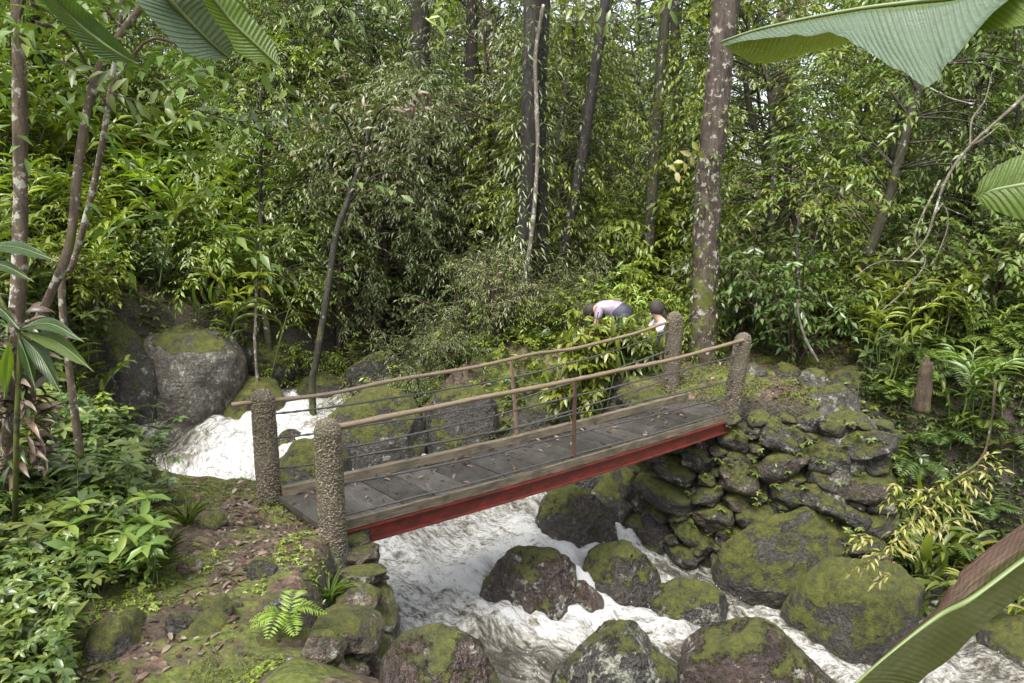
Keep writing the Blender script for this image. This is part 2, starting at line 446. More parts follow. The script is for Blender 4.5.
# bbox in the photo (x0, y0, x1, y1), depth, thickness factor, rotation, material, seed, flatness of cuts, label
ROCKS = [
 (136, 326, 242, 412, 12.0, 0.9, 0.3, M_rock_big, 1, 0.25, 'huge rounded grey boulder with lichen spots overhanging the stream at the left'),
 (82, 312, 152, 400, 12.4, 0.9, 0.9, M_rock_moss, 2, 0.5, 'mossy brown rock standing left of the huge grey boulder'),
 (203, 376, 284, 424, 11.4, 1.0, 0.2, M_rock_full, 3, 0.5, 'low moss covered boulder leaning against the foot of the huge grey boulder'),
 (210, 326, 264, 356, 13.6, 0.9, 0.2, M_rock_dry, 4, 0.4, 'grey rock half hidden behind the top right of the huge grey boulder'),
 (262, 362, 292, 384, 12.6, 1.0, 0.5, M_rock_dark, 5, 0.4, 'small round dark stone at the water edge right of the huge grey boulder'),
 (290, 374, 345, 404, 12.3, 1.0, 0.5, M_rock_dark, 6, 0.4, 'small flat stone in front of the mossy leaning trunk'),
 (322, 386, 432, 476, 10.1, 0.9, 0.1, M_rock_moss, 7, 0.6, 'large olive mossy boulder behind the near handrail and its wires'),
 (276, 436, 350, 500, 8.9, 0.9, 0.6, M_rock_full, 8, 0.5, 'mossy sloping rock between the left posts and the deck'),
 (276, 429, 306, 447, 10.0, 1.0, 0.2, M_rock_wet, 9, 0.4, 'small dark wet stone sticking out of the white water between the left posts'),
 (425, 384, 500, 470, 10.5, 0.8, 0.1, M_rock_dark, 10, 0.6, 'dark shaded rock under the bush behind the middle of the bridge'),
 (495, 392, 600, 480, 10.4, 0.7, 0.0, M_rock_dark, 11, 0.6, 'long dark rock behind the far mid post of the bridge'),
 (534, 480, 618, 556, 8.35, 0.8, 0.4, M_rock_half, 12, 0.55, 'mossy topped boulder directly below the red beam'),
 (590, 476, 640, 532, 8.9, 0.8, 0.1, M_rock_moss, 13, 0.5, 'moss covered stone tucked behind the boulder below the red beam'),
 (475, 543, 582, 622, 7.55, 0.85, -0.25, M_rock_wet, 14, 0.7, 'wet brown boulder with a moss cap alone in the white water'),
 (556, 578, 606, 622, 7.3, 0.8, 0.3, M_rock_wet, 15, 0.5, 'wet dark stone touching the right side of the brown boulder'),
 (578, 538, 664, 612, 7.7, 0.9, 0.5, M_rock_half, 16, 0.55, 'mossy boulder with water spilling over its right side'),
 (646, 582, 734, 642, 7.15, 0.9, 0.2, M_rock_white, 17, 0.5, 'rounded mossy boulder with pale lichen patches amid the rapids'),
 (542, 615, 684, 730, 6.35, 0.8, -0.2, M_rock_white, 18, 0.6, 'black wet boulder with pale lichen blotches at the bottom edge of the picture'),
 (372, 622, 508, 740, 6.0, 0.8, 0.75, M_rock_wet, 19, 0.3, 'large sloping rock washed over by water beside the left stone abutment'),
 (672, 619, 850, 730, 6.45, 0.8, 0.0, M_rock_wet, 20, 0.35, 'broad low brown rock with water sheeting over it'),
 (786, 556, 924, 672, 7.0, 0.8, -0.5, M_rock_full, 21, 0.55, 'big moss covered boulder sloping down to the right by the water'),
 (716, 498, 850, 604, 7.9, 0.5, -0.5, M_rock_full, 22, 0.6, 'green mossy ledge running down from the stone wall to the water'),
 (806, 408, 886, 520, 8.25, 0.6, 0.0, M_rock_dry, 23, 0.7, 'tall grey lichen rock set into the right end of the stone wall'),
 (898, 564, 944, 612, 7.3, 0.9, 0.0, M_rock_dark, 24, 0.6, 'dark square stone in the shade right of the big mossy boulder'),
 (862, 540, 905, 580, 7.7, 0.9, 0.4, M_rock_dark, 25, 0.5, 'small dark stone under the spray of pale yellow leaves'),
 (924, 528, 1002, 566, 7.6, 0.9, 0.2, M_rock_full, 26, 0.5, 'flat mossy stone at the right below the dark ferns'),
 (960, 500, 1012, 530, 7.8, 0.9, 0.2, M_rock_full, 27, 0.5, 'small moss covered stone on the dark slope at the right edge'),
 (936, 590, 1010, 640, 7.0, 0.9, 0.8, M_rock_dark, 28, 0.5, 'dark wet stone half behind the torn banana leaf'),
 (985, 620, 1060, 680, 6.6, 0.9, 0.8, M_rock_moss, 29, 0.5, 'mossy stone in the bottom right corner of the picture'),
 (768, 538, 812, 575, 7.5, 0.9, 0.8, M_rock_wet, 30, 0.5, 'small wet stone between the rapids and the green ledge'),
 (686, 532, 735, 570, 8.2, 0.7, 0.1, M_rock_wet, 31, 0.5, 'dark wet stone at the foot of the wall where the side rapid starts'),
 (630, 540, 690, 566, 8.3, 0.7, 0.1, M_rock_dark, 52, 0.5, 'low dark stone at the foot of the wall behind the spilled-over boulder'),
 (198, 594, 234, 620, 4.1, 0.8, 0.3, M_rock_full, 71, 0.5, 'small moss cushioned stone above the low boulder at the path edge'),
 (246, 556, 278, 580, 4.5, 0.8, 0.3, M_rock_moss, 72, 0.5, 'small mossy stone left of the young fern'),
 (176, 556, 204, 576, 4.5, 0.8, 0.3, M_rock_masonry, 73, 0.5, 'small brown stone by the grass tuft beside the path'),
 (262, 590, 296, 616, 4.2, 0.8, 0.3, M_rock_dry, 74, 0.5, 'grey lichened stone half sunk in moss below the young fern'),
 (300, 628, 344, 664, 3.95, 0.8, 0.3, M_rock_masonry, 75, 0.5, 'brown stone bedded at the lip of the left abutment'),
 (196, 512, 226, 530, 5.1, 0.8, 0.3, M_rock_full, 76, 0.5, 'yellowish mossy stone at the lip of the bank before the white water'),
 (318, 588, 352, 616, 4.5, 0.8, 0.3, M_rock_moss, 77, 0.5, 'mossy stone on top of the left abutment right of the fern'),
 (80, 598, 153, 720, 3.75, 0.9, 0.0, M_rock_full, 32, 0.75, 'block of stone furred with moss at the bottom left'),
 (158, 606, 252, 720, 3.85, 0.9, 0.25, M_rock_full, 33, 0.5, 'low moss covered stone beside the leaf strewn path at the bottom'),
 (225, 618, 348, 740, 3.75, 0.9, -0.35, M_rock_moss, 34, 0.55, 'mossy sloping stone with bare grey front at the bottom edge'),
 (163, 610, 193, 640, 4.05, 0.8, 0.25, M_rock_dark, 35, 0.5, 'small dark stone lying in the leaf litter of the path'),
 (824, 366, 882, 404, 8.9, 0.8, 0.1, M_rock_moss, 36, 0.6, 'rounded mossy boulder on the right bank path'),
 (790, 384, 862, 424, 8.45, 0.8, 0.1, M_rock_dry, 37, 0.5, 'broad grey stone bedded in the moss in front of the path boulder'),
 (800, 368, 826, 386, 9.3, 1.0, 0.1, M_rock_dry, 38, 0.4, 'pale round stone on the path right of the end post'),
 (746, 362, 766, 376, 10.2, 1.0, 0.1, M_rock_dry, 39, 0.4, 'smooth pale stone on the path behind the right end post'),
 (776, 362, 800, 378, 10.0, 1.0, 0.1, M_rock_moss, 40, 0.4, 'brownish round stone on the path between two paler ones'),
 (852, 398, 900, 420, 8.1, 1.0, 0.4, M_rock_moss, 41, 0.4, 'low stone under a rotten board on the right bank'),
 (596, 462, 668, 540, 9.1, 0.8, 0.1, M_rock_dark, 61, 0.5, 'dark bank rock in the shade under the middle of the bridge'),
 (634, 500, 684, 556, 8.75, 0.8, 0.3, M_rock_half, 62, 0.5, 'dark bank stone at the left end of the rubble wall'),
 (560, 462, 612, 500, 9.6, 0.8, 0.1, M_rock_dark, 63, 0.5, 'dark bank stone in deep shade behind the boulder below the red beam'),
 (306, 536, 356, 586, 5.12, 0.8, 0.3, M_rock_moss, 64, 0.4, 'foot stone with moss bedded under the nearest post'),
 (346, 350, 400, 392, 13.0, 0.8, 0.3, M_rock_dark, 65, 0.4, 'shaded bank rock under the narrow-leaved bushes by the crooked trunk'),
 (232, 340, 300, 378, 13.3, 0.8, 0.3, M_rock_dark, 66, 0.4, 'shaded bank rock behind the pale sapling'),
 (620, 312, 668, 330, 13.0, 1.0, 0.4, M_rock_dry, 42, 0.4, 'low grey rock between the two bending people'),
]
def rock_mesh(name, seed, cuts, mat, sub=4, base=0.0):
    V, F = ico(sub); V = V.copy(); rs = np.random.RandomState(seed)
    for _ in range(int(5 + cuts * 6)):
        d = rs.normal(size=3); d /= np.linalg.norm(d); lim = rs.uniform(0.68, 0.92)
        dp = V @ d; m = dp > lim; V[m] -= np.outer((dp[m] - lim) * (0.7 + 0.35 * cuts), d)
    n = V / np.linalg.norm(V, axis=1)[:, None]
    V = V + n * (0.22 * fbm3(V * 1.1 + seed * 3.1, 2) + 0.11 * fbm3(V * 3.1 + seed, 3) + 0.05 * (0.25 - np.abs(fbm3(V * 6 + seed, 3))) + 0.03 * fbm3(V * 14 + seed, 2))[:, None]
    lo, hi = V.min(0), V.max(0)
    V = (V - (lo + hi) / 2) / (hi - lo)           # unit box
    return V, F
def SP(px, py):
    """where a sight line meets the ground or the water"""
    r = ray(px, py); t = np.linspace(1.5, 60, 2400); P = r[None] * t[:, None] + np.array([0, 0, CAM_H])
    g_ = height(P[:, 0], P[:, 1]); d, sd_, zw, hw, ar = chan(P[:, 0], P[:, 1])
    g_ = np.where(d < hw + .5, np.maximum(g_, zw), g_)
    k = np.argmax(P[:, 2] < g_); return P[k]
FIXED = ('green mossy ledge', 'tall grey lichen', 'dark shaded rock', 'long dark rock', 'huge rounded', 'mossy sloping', 'moss covered stone tucked', 'dark bank', 'foot stone', 'shaded bank')
def rock(bbox, Yd, thick, rz, mat, seed, cuts, label):
    x0, y0, x1, y1 = bbox
    if not label.startswith(FIXED) and not (y1 > 700 and x1 < 350):
        p = SP((x0 + x1) / 2, y1 - 0.04 * (y1 - y0))
        Yd = p[1] + 0.36 * (x1 - x0) * mpp(p[1]) * thick
    c = WY((x0 + x1) / 2, (y0 + y1) / 2, Yd); s = mpp(Yd)
    w = (x1 - x0) * s * 1.06; h = (y1 - y0) * s
    V, F = rock_mesh(label, seed, cuts, mat, 5 if (x1 - x0) > 60 else 4)
    dpt = max(w, h) * thick
    V = V * np.array([w, dpt, h * 1.5])     # bedded: a third of the stone is under water or soil
    # shear-free roll about the view axis gives the sloping tops
    R = np.array([[math.cos(-rz * .35), 0, math.sin(-rz * .35)], [0, 1, 0], [-math.sin(-rz * .35), 0, math.cos(-rz * .35)]])
    V = V @ R.T
    ctr = c + np.array([0, dpt * 0.05, -0.25 * h])
    o = link('boulder' if max(w, h) > 0.45 else 'stone', mk_mesh('boulder', V, [F], [mat]), loc=ctr)
    tag(o, label, 'rock')
    return ctr, w, dpt
ROCKPOS = []
for r in ROCKS:
    ROCKPOS.append(rock(r[0:4], *r[4:]))

# ------------------------------------------------------------------ the stream
g = N('rushing_water')
uv = g.coord('UV'); ob = g.coord('Object')
at = g.node('ShaderNodeAttribute', attribute_name='foam').outputs['Fac']
s1 = g.noise(g.mapping(uv, (1.0, 2.0, 1)), 3.4, 9, 0.70, 1.6)
s2 = g.noise(g.mapping(uv, (2.0, 3.6, 1)), 7.5, 7, 0.74, 0.8)
s3 = g.noise(g.mapping(uv, (1.5, 4.0, 1)), 11.0, 6, 0.75, 0.6)
def ridge(n_, k): return g.math('SUBTRACT', 1.0, g.math('MULTIPLY', g.math('ABSOLUTE', g.math('SUBTRACT', n_, 0.5)), k))
r1 = ridge(g.noise(g.mapping(uv, (1.2, 2.6, 1)), 3.2, 5, 0.6, 1.4), 5.0)
r2 = ridge(g.noise(g.mapping(uv, (1.6, 3.2, 1)), 8.0, 5, 0.65, 1.0), 5.0)
f = g.math('ADD', g.math('MULTIPLY', s1, 1.1), g.math('MULTIPLY', s2, 0.7))
f = g.math('ADD', f, g.math('MULTIPLY', s3, 0.4))
f = g.math('ADD', f, g.math('ADD', g.math('MULTIPLY', r1, 0.22), g.math('MULTIPLY', r2, 0.16)))
f = g.math('ADD', f, g.math('SUBTRACT', g.math('MULTIPLY', at, 1.0), 1.38))
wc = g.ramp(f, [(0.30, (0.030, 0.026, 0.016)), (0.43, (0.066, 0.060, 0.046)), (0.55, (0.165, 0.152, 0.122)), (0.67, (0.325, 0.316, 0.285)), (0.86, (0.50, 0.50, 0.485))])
hh_ = g.math('ADD', f, g.math('MULTIPLY', g.noise(ob, 38, 4, 0.7), 0.25))
rg = g.ramp(f, [(0.35, 0.04), (0.80, 0.32)])
M_water = g.done(g.principled(wc, rg, g.bump(hh_, 0.8, 0.05), 0.5))
wx = np.arange(-6.6, 9.5, 0.045); wy = np.arange(4.6, 17.5, 0.045)
X, Y = np.meshgrid(wx, wy, indexing='ij'); xf, yf = X.ravel(), Y.ravel()
d, side, zw, hw, arc = chan(xf, yf)
keep = d < hw + 0.55
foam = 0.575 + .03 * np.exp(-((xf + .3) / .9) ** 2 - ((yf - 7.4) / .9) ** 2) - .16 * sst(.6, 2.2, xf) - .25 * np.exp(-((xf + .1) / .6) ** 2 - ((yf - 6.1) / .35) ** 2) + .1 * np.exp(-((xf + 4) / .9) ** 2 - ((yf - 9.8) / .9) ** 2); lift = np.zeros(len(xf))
for (c, w, dp) in ROCKPOS:
    r = np.hypot((xf - c[0]) / (w * .5 + .02), (yf - c[1]) / (dp * .5 + .02))
    k = np.exp(-((r - 1.15) / 0.28) ** 2); foam += 0.12 * k; lift += 0.05 * k
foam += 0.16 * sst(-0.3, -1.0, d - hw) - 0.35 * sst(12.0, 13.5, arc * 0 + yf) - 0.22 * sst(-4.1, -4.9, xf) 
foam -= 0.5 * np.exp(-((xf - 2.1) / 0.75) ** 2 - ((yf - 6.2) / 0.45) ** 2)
foam += 0.25 * fbm2(xf * 1.3, yf * 1.3, 3)
zz = zw + lift + 0.17 * fbm2(arc * 1.8, (d * side) * 3.0, 4) + 0.07 * np.abs(fbm2(arc * 4.0, d * side * 4.5, 3)) * 2 * sst(.2, .7, foam) + 0.10 * (0.5 - np.abs(noise2(arc * 2.7 + 2 * noise2(xf, yf), d * side * 1.3)) * 2) \
     + 0.05 * np.abs(noise2(xf * 3.1 + 9, yf * 3.1)) * 2
idx_new = -np.ones(len(xf), int); idx_new[keep] = np.arange(keep.sum())
nx, ny = X.shape
i0 = (np.arange(nx - 1)[:, None] * ny + np.arange(ny - 1)[None, :]).ravel()
Q = np.stack([i0, i0 + ny, i0 + ny + 1, i0 + 1], -1); Q = Q[keep[Q].all(1)]
wm = mk_mesh('stream_water', np.stack([xf, yf, zz], -1)[keep], [idx_new[Q]], [M_water], uv=np.stack([arc, d * side], -1)[keep])
a = wm.attributes.new('foam', 'FLOAT', 'POINT'); a.data.foreach_set('value', foam[keep].astype(np.float32))
tag(link('stream_water', wm), kind='structure')

# ------------------------------------------------------------------ rubble masonry under both ends of the bridge
def rubble(name, label, path, zt, zb, out, size, mat, seed, lean=0.12, rows=None):
    """dry stone face: stones laid in rough courses along a ground path; out = side the stones bulge to"""
    root = empty(name, (path[len(path) // 2][0], path[len(path) // 2][1], 0))
    off = np.array([path[len(path) // 2][0], path[len(path) // 2][1], 0.0])
    rs = np.random.RandomState(seed)
    P = spline([(p[0], p[1], 0) for p in path], 60); L = np.concatenate([[0], np.cumsum(np.linalg.norm(np.diff(P, axis=0), axis=1))])
    m = MB(); V0, F0 = ico(4); placed = []
    for tr in range(9000):
        big = np.interp(tr, [0, 250, 1500, 9000], [2.1, 1.5, .95, .5]) * rs.uniform(.8, 1.15)
        wd = size * big * rs.uniform(.85, 1.35); hg = size * big * rs.uniform(.5, .85)
        sc = rs.uniform(0, L[-1]); zc = rs.uniform(zb, zt - hg * .42)
        if any(((sc - a) / (wd + b)) ** 2 + ((zc - c_) / (hg + d_)) ** 2 < .165 for a, c_, b, d_ in placed): continue
        placed.append((sc, zc, wd, hg))
        p = np.array([np.interp(sc, L, P[:, 0]), np.interp(sc, L, P[:, 1]), 0]); q = np.array([np.interp(sc + .05, L, P[:, 0]), np.interp(sc + .05, L, P[:, 1]), 0])
        if sc > L[-1] - .06: q = p; p = np.array([np.interp(sc - .05, L, P[:, 0]), np.interp(sc - .05, L, P[:, 1]), 0])
        t = (q - p) / np.linalg.norm(q - p); n = np.array([t[1], -t[0], 0]) * out
        V = np.sign(V0) * np.abs(V0) ** 0.72
        for _ in range(7):
            dd = rs.normal(size=3); dd /= np.linalg.norm(dd); lim = rs.uniform(0.65, 1.0); dp = V @ dd; k = dp > lim; V[k] -= np.outer((dp[k] - lim) * .85, dd)
        V = V * (1 + 0.28 * noise3(V * 2.0 + rs.rand() * 50) + .12 * fbm3(V * 5 + rs.rand() * 9, 2))[:, None]
        V = V * np.array([wd * .52, size * (.45 + .35 * big) * rs.uniform(.6, .95), hg * .54])
        a = rs.normal() * 0.32; V = V @ np.array([[math.cos(a), 0, math.sin(a)], [0, 1, 0], [-math.sin(a), 0, math.cos(a)]]).T
        V = V[:, :1] * t + V[:, 1:2] * n + V[:, 2:] * np.array([0, 0, 1])
        m.add(V + p + n * (lean * (zt - zc) - .02) + np.array([0, 0, zc]) - off, F0, int(rs.randint(0, 3)))
    m.build('stone_face', mat, root)
    # packed earth and mortar core behind the stones
    core = MB(); Pn = P.copy(); T = np.gradient(P, axis=0); T /= np.linalg.norm(T, axis=1)[:, None]; nrm = np.stack([T[:, 1], -T[:, 0], 0 * T[:, 0]], 1) * out
    k = len(P); rows_ = 26; VV = []
    for r_ in range(rows_):
        f_ = r_ / (rows_ - 1); z_ = (zb - .2) + f_ * (zt - .16 - zb + .2)
        Q = P + nrm * ((lean * (zt - z_)) - .07 - .5 * sst(.86, 1.0, f_)); Q[:, 2] = z_ + .04 * sst(.86, 1.0, f_); VV.append(Q)
    VV = np.concatenate(VV); VV = VV + np.tile(nrm, (rows_, 1)) * (0.16 * fbm3(VV * 4.5, 3))[:, None]
    i = np.arange(rows_ - 1)[:, None] * k + np.arange(k - 1)[None]
    core.add(VV - off, [np.stack([i, i + 1, i + k + 1, i + k], -1).reshape(-1, 4)])
    core.build('mortar_core', M_core, root)
    tag(root, label, 'stone wall')
    return root
g = N('earth_mortar'); co = g.coord('Object')
M_core = g.done(g.principled(g.mix(g.noise(co, 9, 6, .7), (0.016, 0.014, 0.010), (0.085, 0.075, 0.045)), 0.85, g.bump(g.noise(co, 40, 5, .7), .8, .03)))
rubble('stone_abutment', 'mossy rubble stone abutment under the left end of the bridge', [(-1.75, 5.95), (-1.32, 5.55), (-1.10, 5.1), (-1.05, 4.6), (-1.10, 4.1), (-1.28, 3.6)], -0.09, -1.9, -1, 0.21, [M_rock_masonry, M_rock_masonry, M_rock_moss], 5, 0.12)
rubble('stone_retaining_wall', 'rubble stone wall carrying the right end of the bridge above the rapids', [(1.4, 10.3), (1.75, 9.2), (2.2, 8.62), (2.9, 8.38), (3.6, 8.2), (4.3, 7.95)], 0.02, -1.9, 1, 0.30, [M_rock_wall, M_rock_moss, M_rock_full], 9, 0.12)

# ------------------------------------------------------------------ the footbridge
g = N('wet_old_boards'); co = g.coord('UV'); geo = g.node('ShaderNodeNewGeometry')
grain = g.noise(g.mapping(co, (2.0, 45, 1)), 3, 6, .65); blot = g.noise(co, 3.5, 6, .65)
c = g.mix(g.ramp(grain, [(.35, 0), (.7, 1)]), (0.018, 0.016, 0.014), (0.078, 0.071, 0.063))
c = g.mix(g.ramp(blot, [(.42, 0), (.62, .7)]), c, (0.030, 0.026, 0.022))
c = g.mix(g.ramp(g.noise(co, 9, 5, .7), [(.6, 0), (.72, .5)]), c, (0.10, 0.075, 0.05))
hs = g.node('ShaderNodeHueSaturation'); g.lk(c, hs.inputs['Color']); g.lk(g.math('ADD', g.math('MULTIPLY', geo.outputs['Random Per Island'], .7), .75), hs.inputs['Value'])
M_board = g.done(g.principled(hs.outputs[0], g.ramp(blot, [(.4, .5), (.62, .25)]), g.bump(grain, .5, .006), .5))
g = N('weathered_timber'); co = g.coord('UV')
grain = g.noise(g.mapping(co, (1.5, 30, 1)), 3, 6, .65)
c = g.mix(g.ramp(grain, [(.35, 0), (.7, 1)]), (0.055, 0.043, 0.030), (0.19, 0.155, 0.105))
c = g.mix(g.ramp(g.noise(co, 4, 6, .7), [(.48, 0), (.62, .85)]), c, (0.05, 0.045, 0.028))
M_timber = g.done(g.principled(c, .6, g.bump(grain, .6, .008), .4))
g = N('red_painted_steel'); co = g.coord('UV')
c = g.mix(g.ramp(g.noise(g.mapping(co, (1, 6, 1)), 3, 6, .7), [(.35, 0), (.65, 1)]), (0.155, 0.020, 0.013), (0.09, 0.012, 0.009))
c = g.mix(g.ramp(g.noise(g.mapping(co, (1.3, 3, 1)), 5, 7, .75), [(.43, 0), (.58, .95)]), c, (0.045, 0.016, 0.011))
M_red = g.done(g.principled(c, .42, g.bump(g.noise(co, 50, 4, .7), .25, .004), .5))
g = N('rusty_iron'); co = g.coord('Object')
M_rust = g.done(g.principled(g.mix(g.noise(co, 20, 5, .7), (0.035, 0.022, 0.016), (0.14, 0.075, 0.045)), .6, g.bump(g.noise(co, 60, 4, .7), .5, .004)))
g = N('pole_bark'); co = g.coord('UV'); oi = g.node('ShaderNodeObjectInfo')
c = g.mix(g.ramp(g.noise(g.mapping(co, (2, 10, 1)), 3, 6, .7), [(.35, 0), (.65, 1)]), (0.075, 0.052, 0.034), (0.22, 0.165, 0.10))
c = g.mix(g.ramp(g.noise(g.mapping(co, (8, 3, 1)), 2.5, 6, .75), [(.55, 0), (.68, .8)]), c, (0.055, 0.04, 0.028))
M_pole = g.done(g.principled(c, .5, g.bump(g.noise(g.mapping(co, (10, 8, 1)), 4, 5, .7), .4, .006), .5))
g = N('steel_cable'); co = g.coord('Object')
M_cable = g.done(g.principled(g.mix(g.noise(co, 30, 4, .7), (0.02, 0.018, 0.016), (0.085, 0.08, 0.07)), .45, None, .5))
g = N('pebbledash'); co = g.coord('Object'); geo = g.node('ShaderNodeNewGeometry')
c = g.ramp(geo.outputs['Random Per Island'], [(0, (0.03, 0.02, 0.012)), (.3, (0.085, 0.062, 0.038)), (.6, (0.15, 0.115, 0.072)), (.85, (0.055, 0.042, 0.028)), (1, (0.24, 0.195, 0.14))])
c = g.mix(g.ramp(g.noise(co, 5, 6, .7), [(.48, 0), (.62, .8)]), c, (0.055, 0.055, 0.022))
M_pebble = g.done(g.principled(c, .5, g.bump(g.noise(co, 120, 3, .7), .3, .003), .5))
g = N('old_concrete'); co = g.coord('Object')
c = g.mix(g.noise(co, 12, 6, .7), (0.03, 0.024, 0.016), (0.09, 0.075, 0.05))
c = g.mix(g.ramp(g.noise(co, 4, 6, .7), [(.5, 0), (.65, .8)]), c, (0.06, 0.07, 0.02))
M_conc = g.done(g.principled(c, .8, g.bump(g.noise(co, 60, 4, .7), .7, .008)))

DNL = np.array([-1.48, 5.36, 0.0]); DNR = np.array([2.67, 8.49, 0.0]); DFL = np.array([-2.00, 5.94, 0.0]); DFR = np.array([2.18, 8.98, 0.0])
def dk(s, t, z=0.0):
    """s along the bridge 0..1, t across 0 near .. 1 far"""
    a = DNL + (DNR - DNL) * s; b = DFL + (DFR - DFL) * s
    p = a + (b - a) * t; return p + np.array([0, 0, z - 0.035 * math.sin(math.pi * min(max(s, 0), 1))])
def strip(s0, s1, t0, t1, z0, z1, n=14, wob=0.0, seed=0):
    """a board-like prism following the deck, uv along its length in metres"""
    S = np.linspace(s0, s1, n); Vs = []; uvs = []; L = 5.2
    rs = np.random.RandomState(seed)
    for s in S:
        w = rs.normal() * wob
        for (t, z) in ((t0, z0), (t1, z0), (t1, z1), (t0, z1)):
            Vs.append(dk(s, t, z + w)); uvs.append((s * L + seed * 3.7, (t + z) * 0.8 + seed * 1.3))
    Fq = []
    for i in range(n - 1):
        for k in range(4): Fq.append((i * 4 + k, i * 4 + (k + 1) % 4, i * 4 + 4 + (k + 1) % 4, i * 4 + 4 + k))
    Fq.append((3, 2, 1, 0)); e = (n - 1) * 4; Fq.append((e, e + 1, e + 2, e + 3))
    return np.array(Vs), np.array(Fq), np.array(uvs)
bridge = empty('footbridge', (DNL + DFR) / 2)
tag(bridge, 'narrow wooden footbridge on red steel beams with pole handrails over the stream', 'bridge')
BO = (DNL + DFR) / 2
def bbuild(m, name, mats, smooth=False):
    for i in range(len(m.V)): m.V[i] = m.V[i] - BO
    return m.build(name, mats, bridge, smooth)
rs = np.random.RandomState(3)
m = MB(); k = 0
cuts = [0.0]
while cuts[-1] < .97: cuts.append(min(1.0, cuts[-1] + rs.uniform(.052, .082)))
cuts[-1] = 1.0
for i in range(len(cuts) - 1):
    lift = rs.uniform(-.006, .006); ea, eb = rs.uniform(-.004, .012), rs.uniform(-.004, .012)
    V, Fq, uvv = strip(cuts[i] + .0007, cuts[i + 1] - .0007, ea, 1 - eb, -.045 + lift, 0.0 + lift, 4, .0015, i + 1)
    uvv = np.stack([V[:, 1] * .8 + V[:, 0] * -.8 + i * 3.3, (V[:, 0] * .8 + V[:, 1] * .6) + i * 1.7], 1)     # grain runs across the bridge
    m.add(V, Fq, 0, uvv)
bbuild(m, 'deck', [M_board])
m = MB(); 
for i, s in enumerate((0.02, 0.2, 0.41, 0.6, 0.8, 0.98)):
    V, Fq, uvv = strip(s - .012, s + .012, 0.02, 0.98, -.10, -.048, 2, 0, 60 + i); m.add(V, Fq, 0, uvv)
bbuild(m, 'crossbeam', [M_timber])
m = MB(); V, Fq, uvv = strip(-.004, 1.01, -.05, -.003, -.062, 0.016, 30, .002, 70); m.add(V, Fq, 0, uvv); bbuild(m, 'edge_board', [M_timber])
m = MB(); V, Fq, uvv = strip(.008, 0.995, .955, 1.045, 0.004, 0.085, 30, .003, 71); m.add(V, Fq, 0, uvv); bbuild(m, 'kerb_beam', [M_timber])
for nm, t in (('near', -.025), ('far', .98)):
    m = MB()
    sgn = -1 if t < .5 else 1
    for (ta, tb, za, zb) in ((t - .012, t + .012, -.20, -.064), (t - .055, t + .055, -.212, -.20), (t - .055, t + .055, -.082, -.070)):
        V, Fq, uvv = strip(.012, 0.985, min(ta, tb), max(ta, tb), za, zb, 24, 0, 80); m.add(V, Fq, 0, uvv)
    bbuild(m, 'steel_beam', [M_red])
def pole_uv(P, n):
    L = np.concatenate([[0], np.cumsum(np.linalg.norm(np.diff(P, axis=0), axis=1))])
    u = np.repeat(L, n); v = np.tile(np.arange(n) / n, len(P))
    return np.concatenate([np.stack([u, v], 1), [[0, 0], [L[-1], 0]]])
def pole(m, P, rad, n=10, rough=0.1, seed=1, mi=0):
    V, Fs = tube(P, rad, n, True, rough, seed); m.add(V, Fs, mi, pole_uv(np.asarray(P), n))
# where the rails meet the posts (photo px, world depth)
NL = WY(326, 428, 5.18); NRt = WY(746, 339, 8.42); FL = WY(233, 405, 5.85); FR = WY(672, 322, 9.25)
def sagline(A, B, sag, n=40, wob=0.012, seed=0, skew=1.0):
    s = np.linspace(0, 1, n); P = A[None] + (B - A)[None] * s[:, None]
    P[:, 2] -= sag * 4 * s ** skew * (1 - s ** skew)
    P[:, 2] += wob * noise2(s * 7, s * 0 + seed); P[:, 0] += wob * noise2(s * 6, s * 0 + seed + 9)
    return P
near_rail = sagline(NL, NRt, 0.05, 60, .05, 2); far_rail = sagline(FL, FR, 0.09, 60, .05, 5)
for P, sd, r0, r1 in ((near_rail, 1, .022, .020), (far_rail, 2, .019, .019)):
    m = MB(); rr = np.linspace(r0, r1, len(P)); rr = rr * (1 + .12 * noise2(np.arange(len(P)) * .9, np.full(len(P), sd * 1.0)))
    for i in range(5, len(P), 9): rr[i] *= 1.18
    pole(m, P - BO, rr, 10, .08, sd); m.build('handrail', [M_pole], bridge)
# uprights of the railing between the posts
def at_s(P, s): i = s * (len(P) - 1); j = int(i); f = i - j; return P[j] * (1 - f) + P[min(j + 1, len(P) - 1)] * f
mid_near_top = WY(575, 380, 6.85); mid_far_top = WY(511, 362, 8.05)
for top, s, t in ((mid_near_top, .508, .035), (mid_far_top, .485, .93)):
    base = dk(s, t, -.02)
    top = np.array([base[0], base[1], top[2]]) if False else top
    m = MB(); d_ = top - base
    for q in (0,):
        a = .016
        P = np.array([base, base + d_ * .5, base + d_ * 1.02])
        V, Fs = tube(P, a * 1.25, 4); m.add(V - BO, Fs)
    m.build('railing_upright', [M_rust], bridge, False)
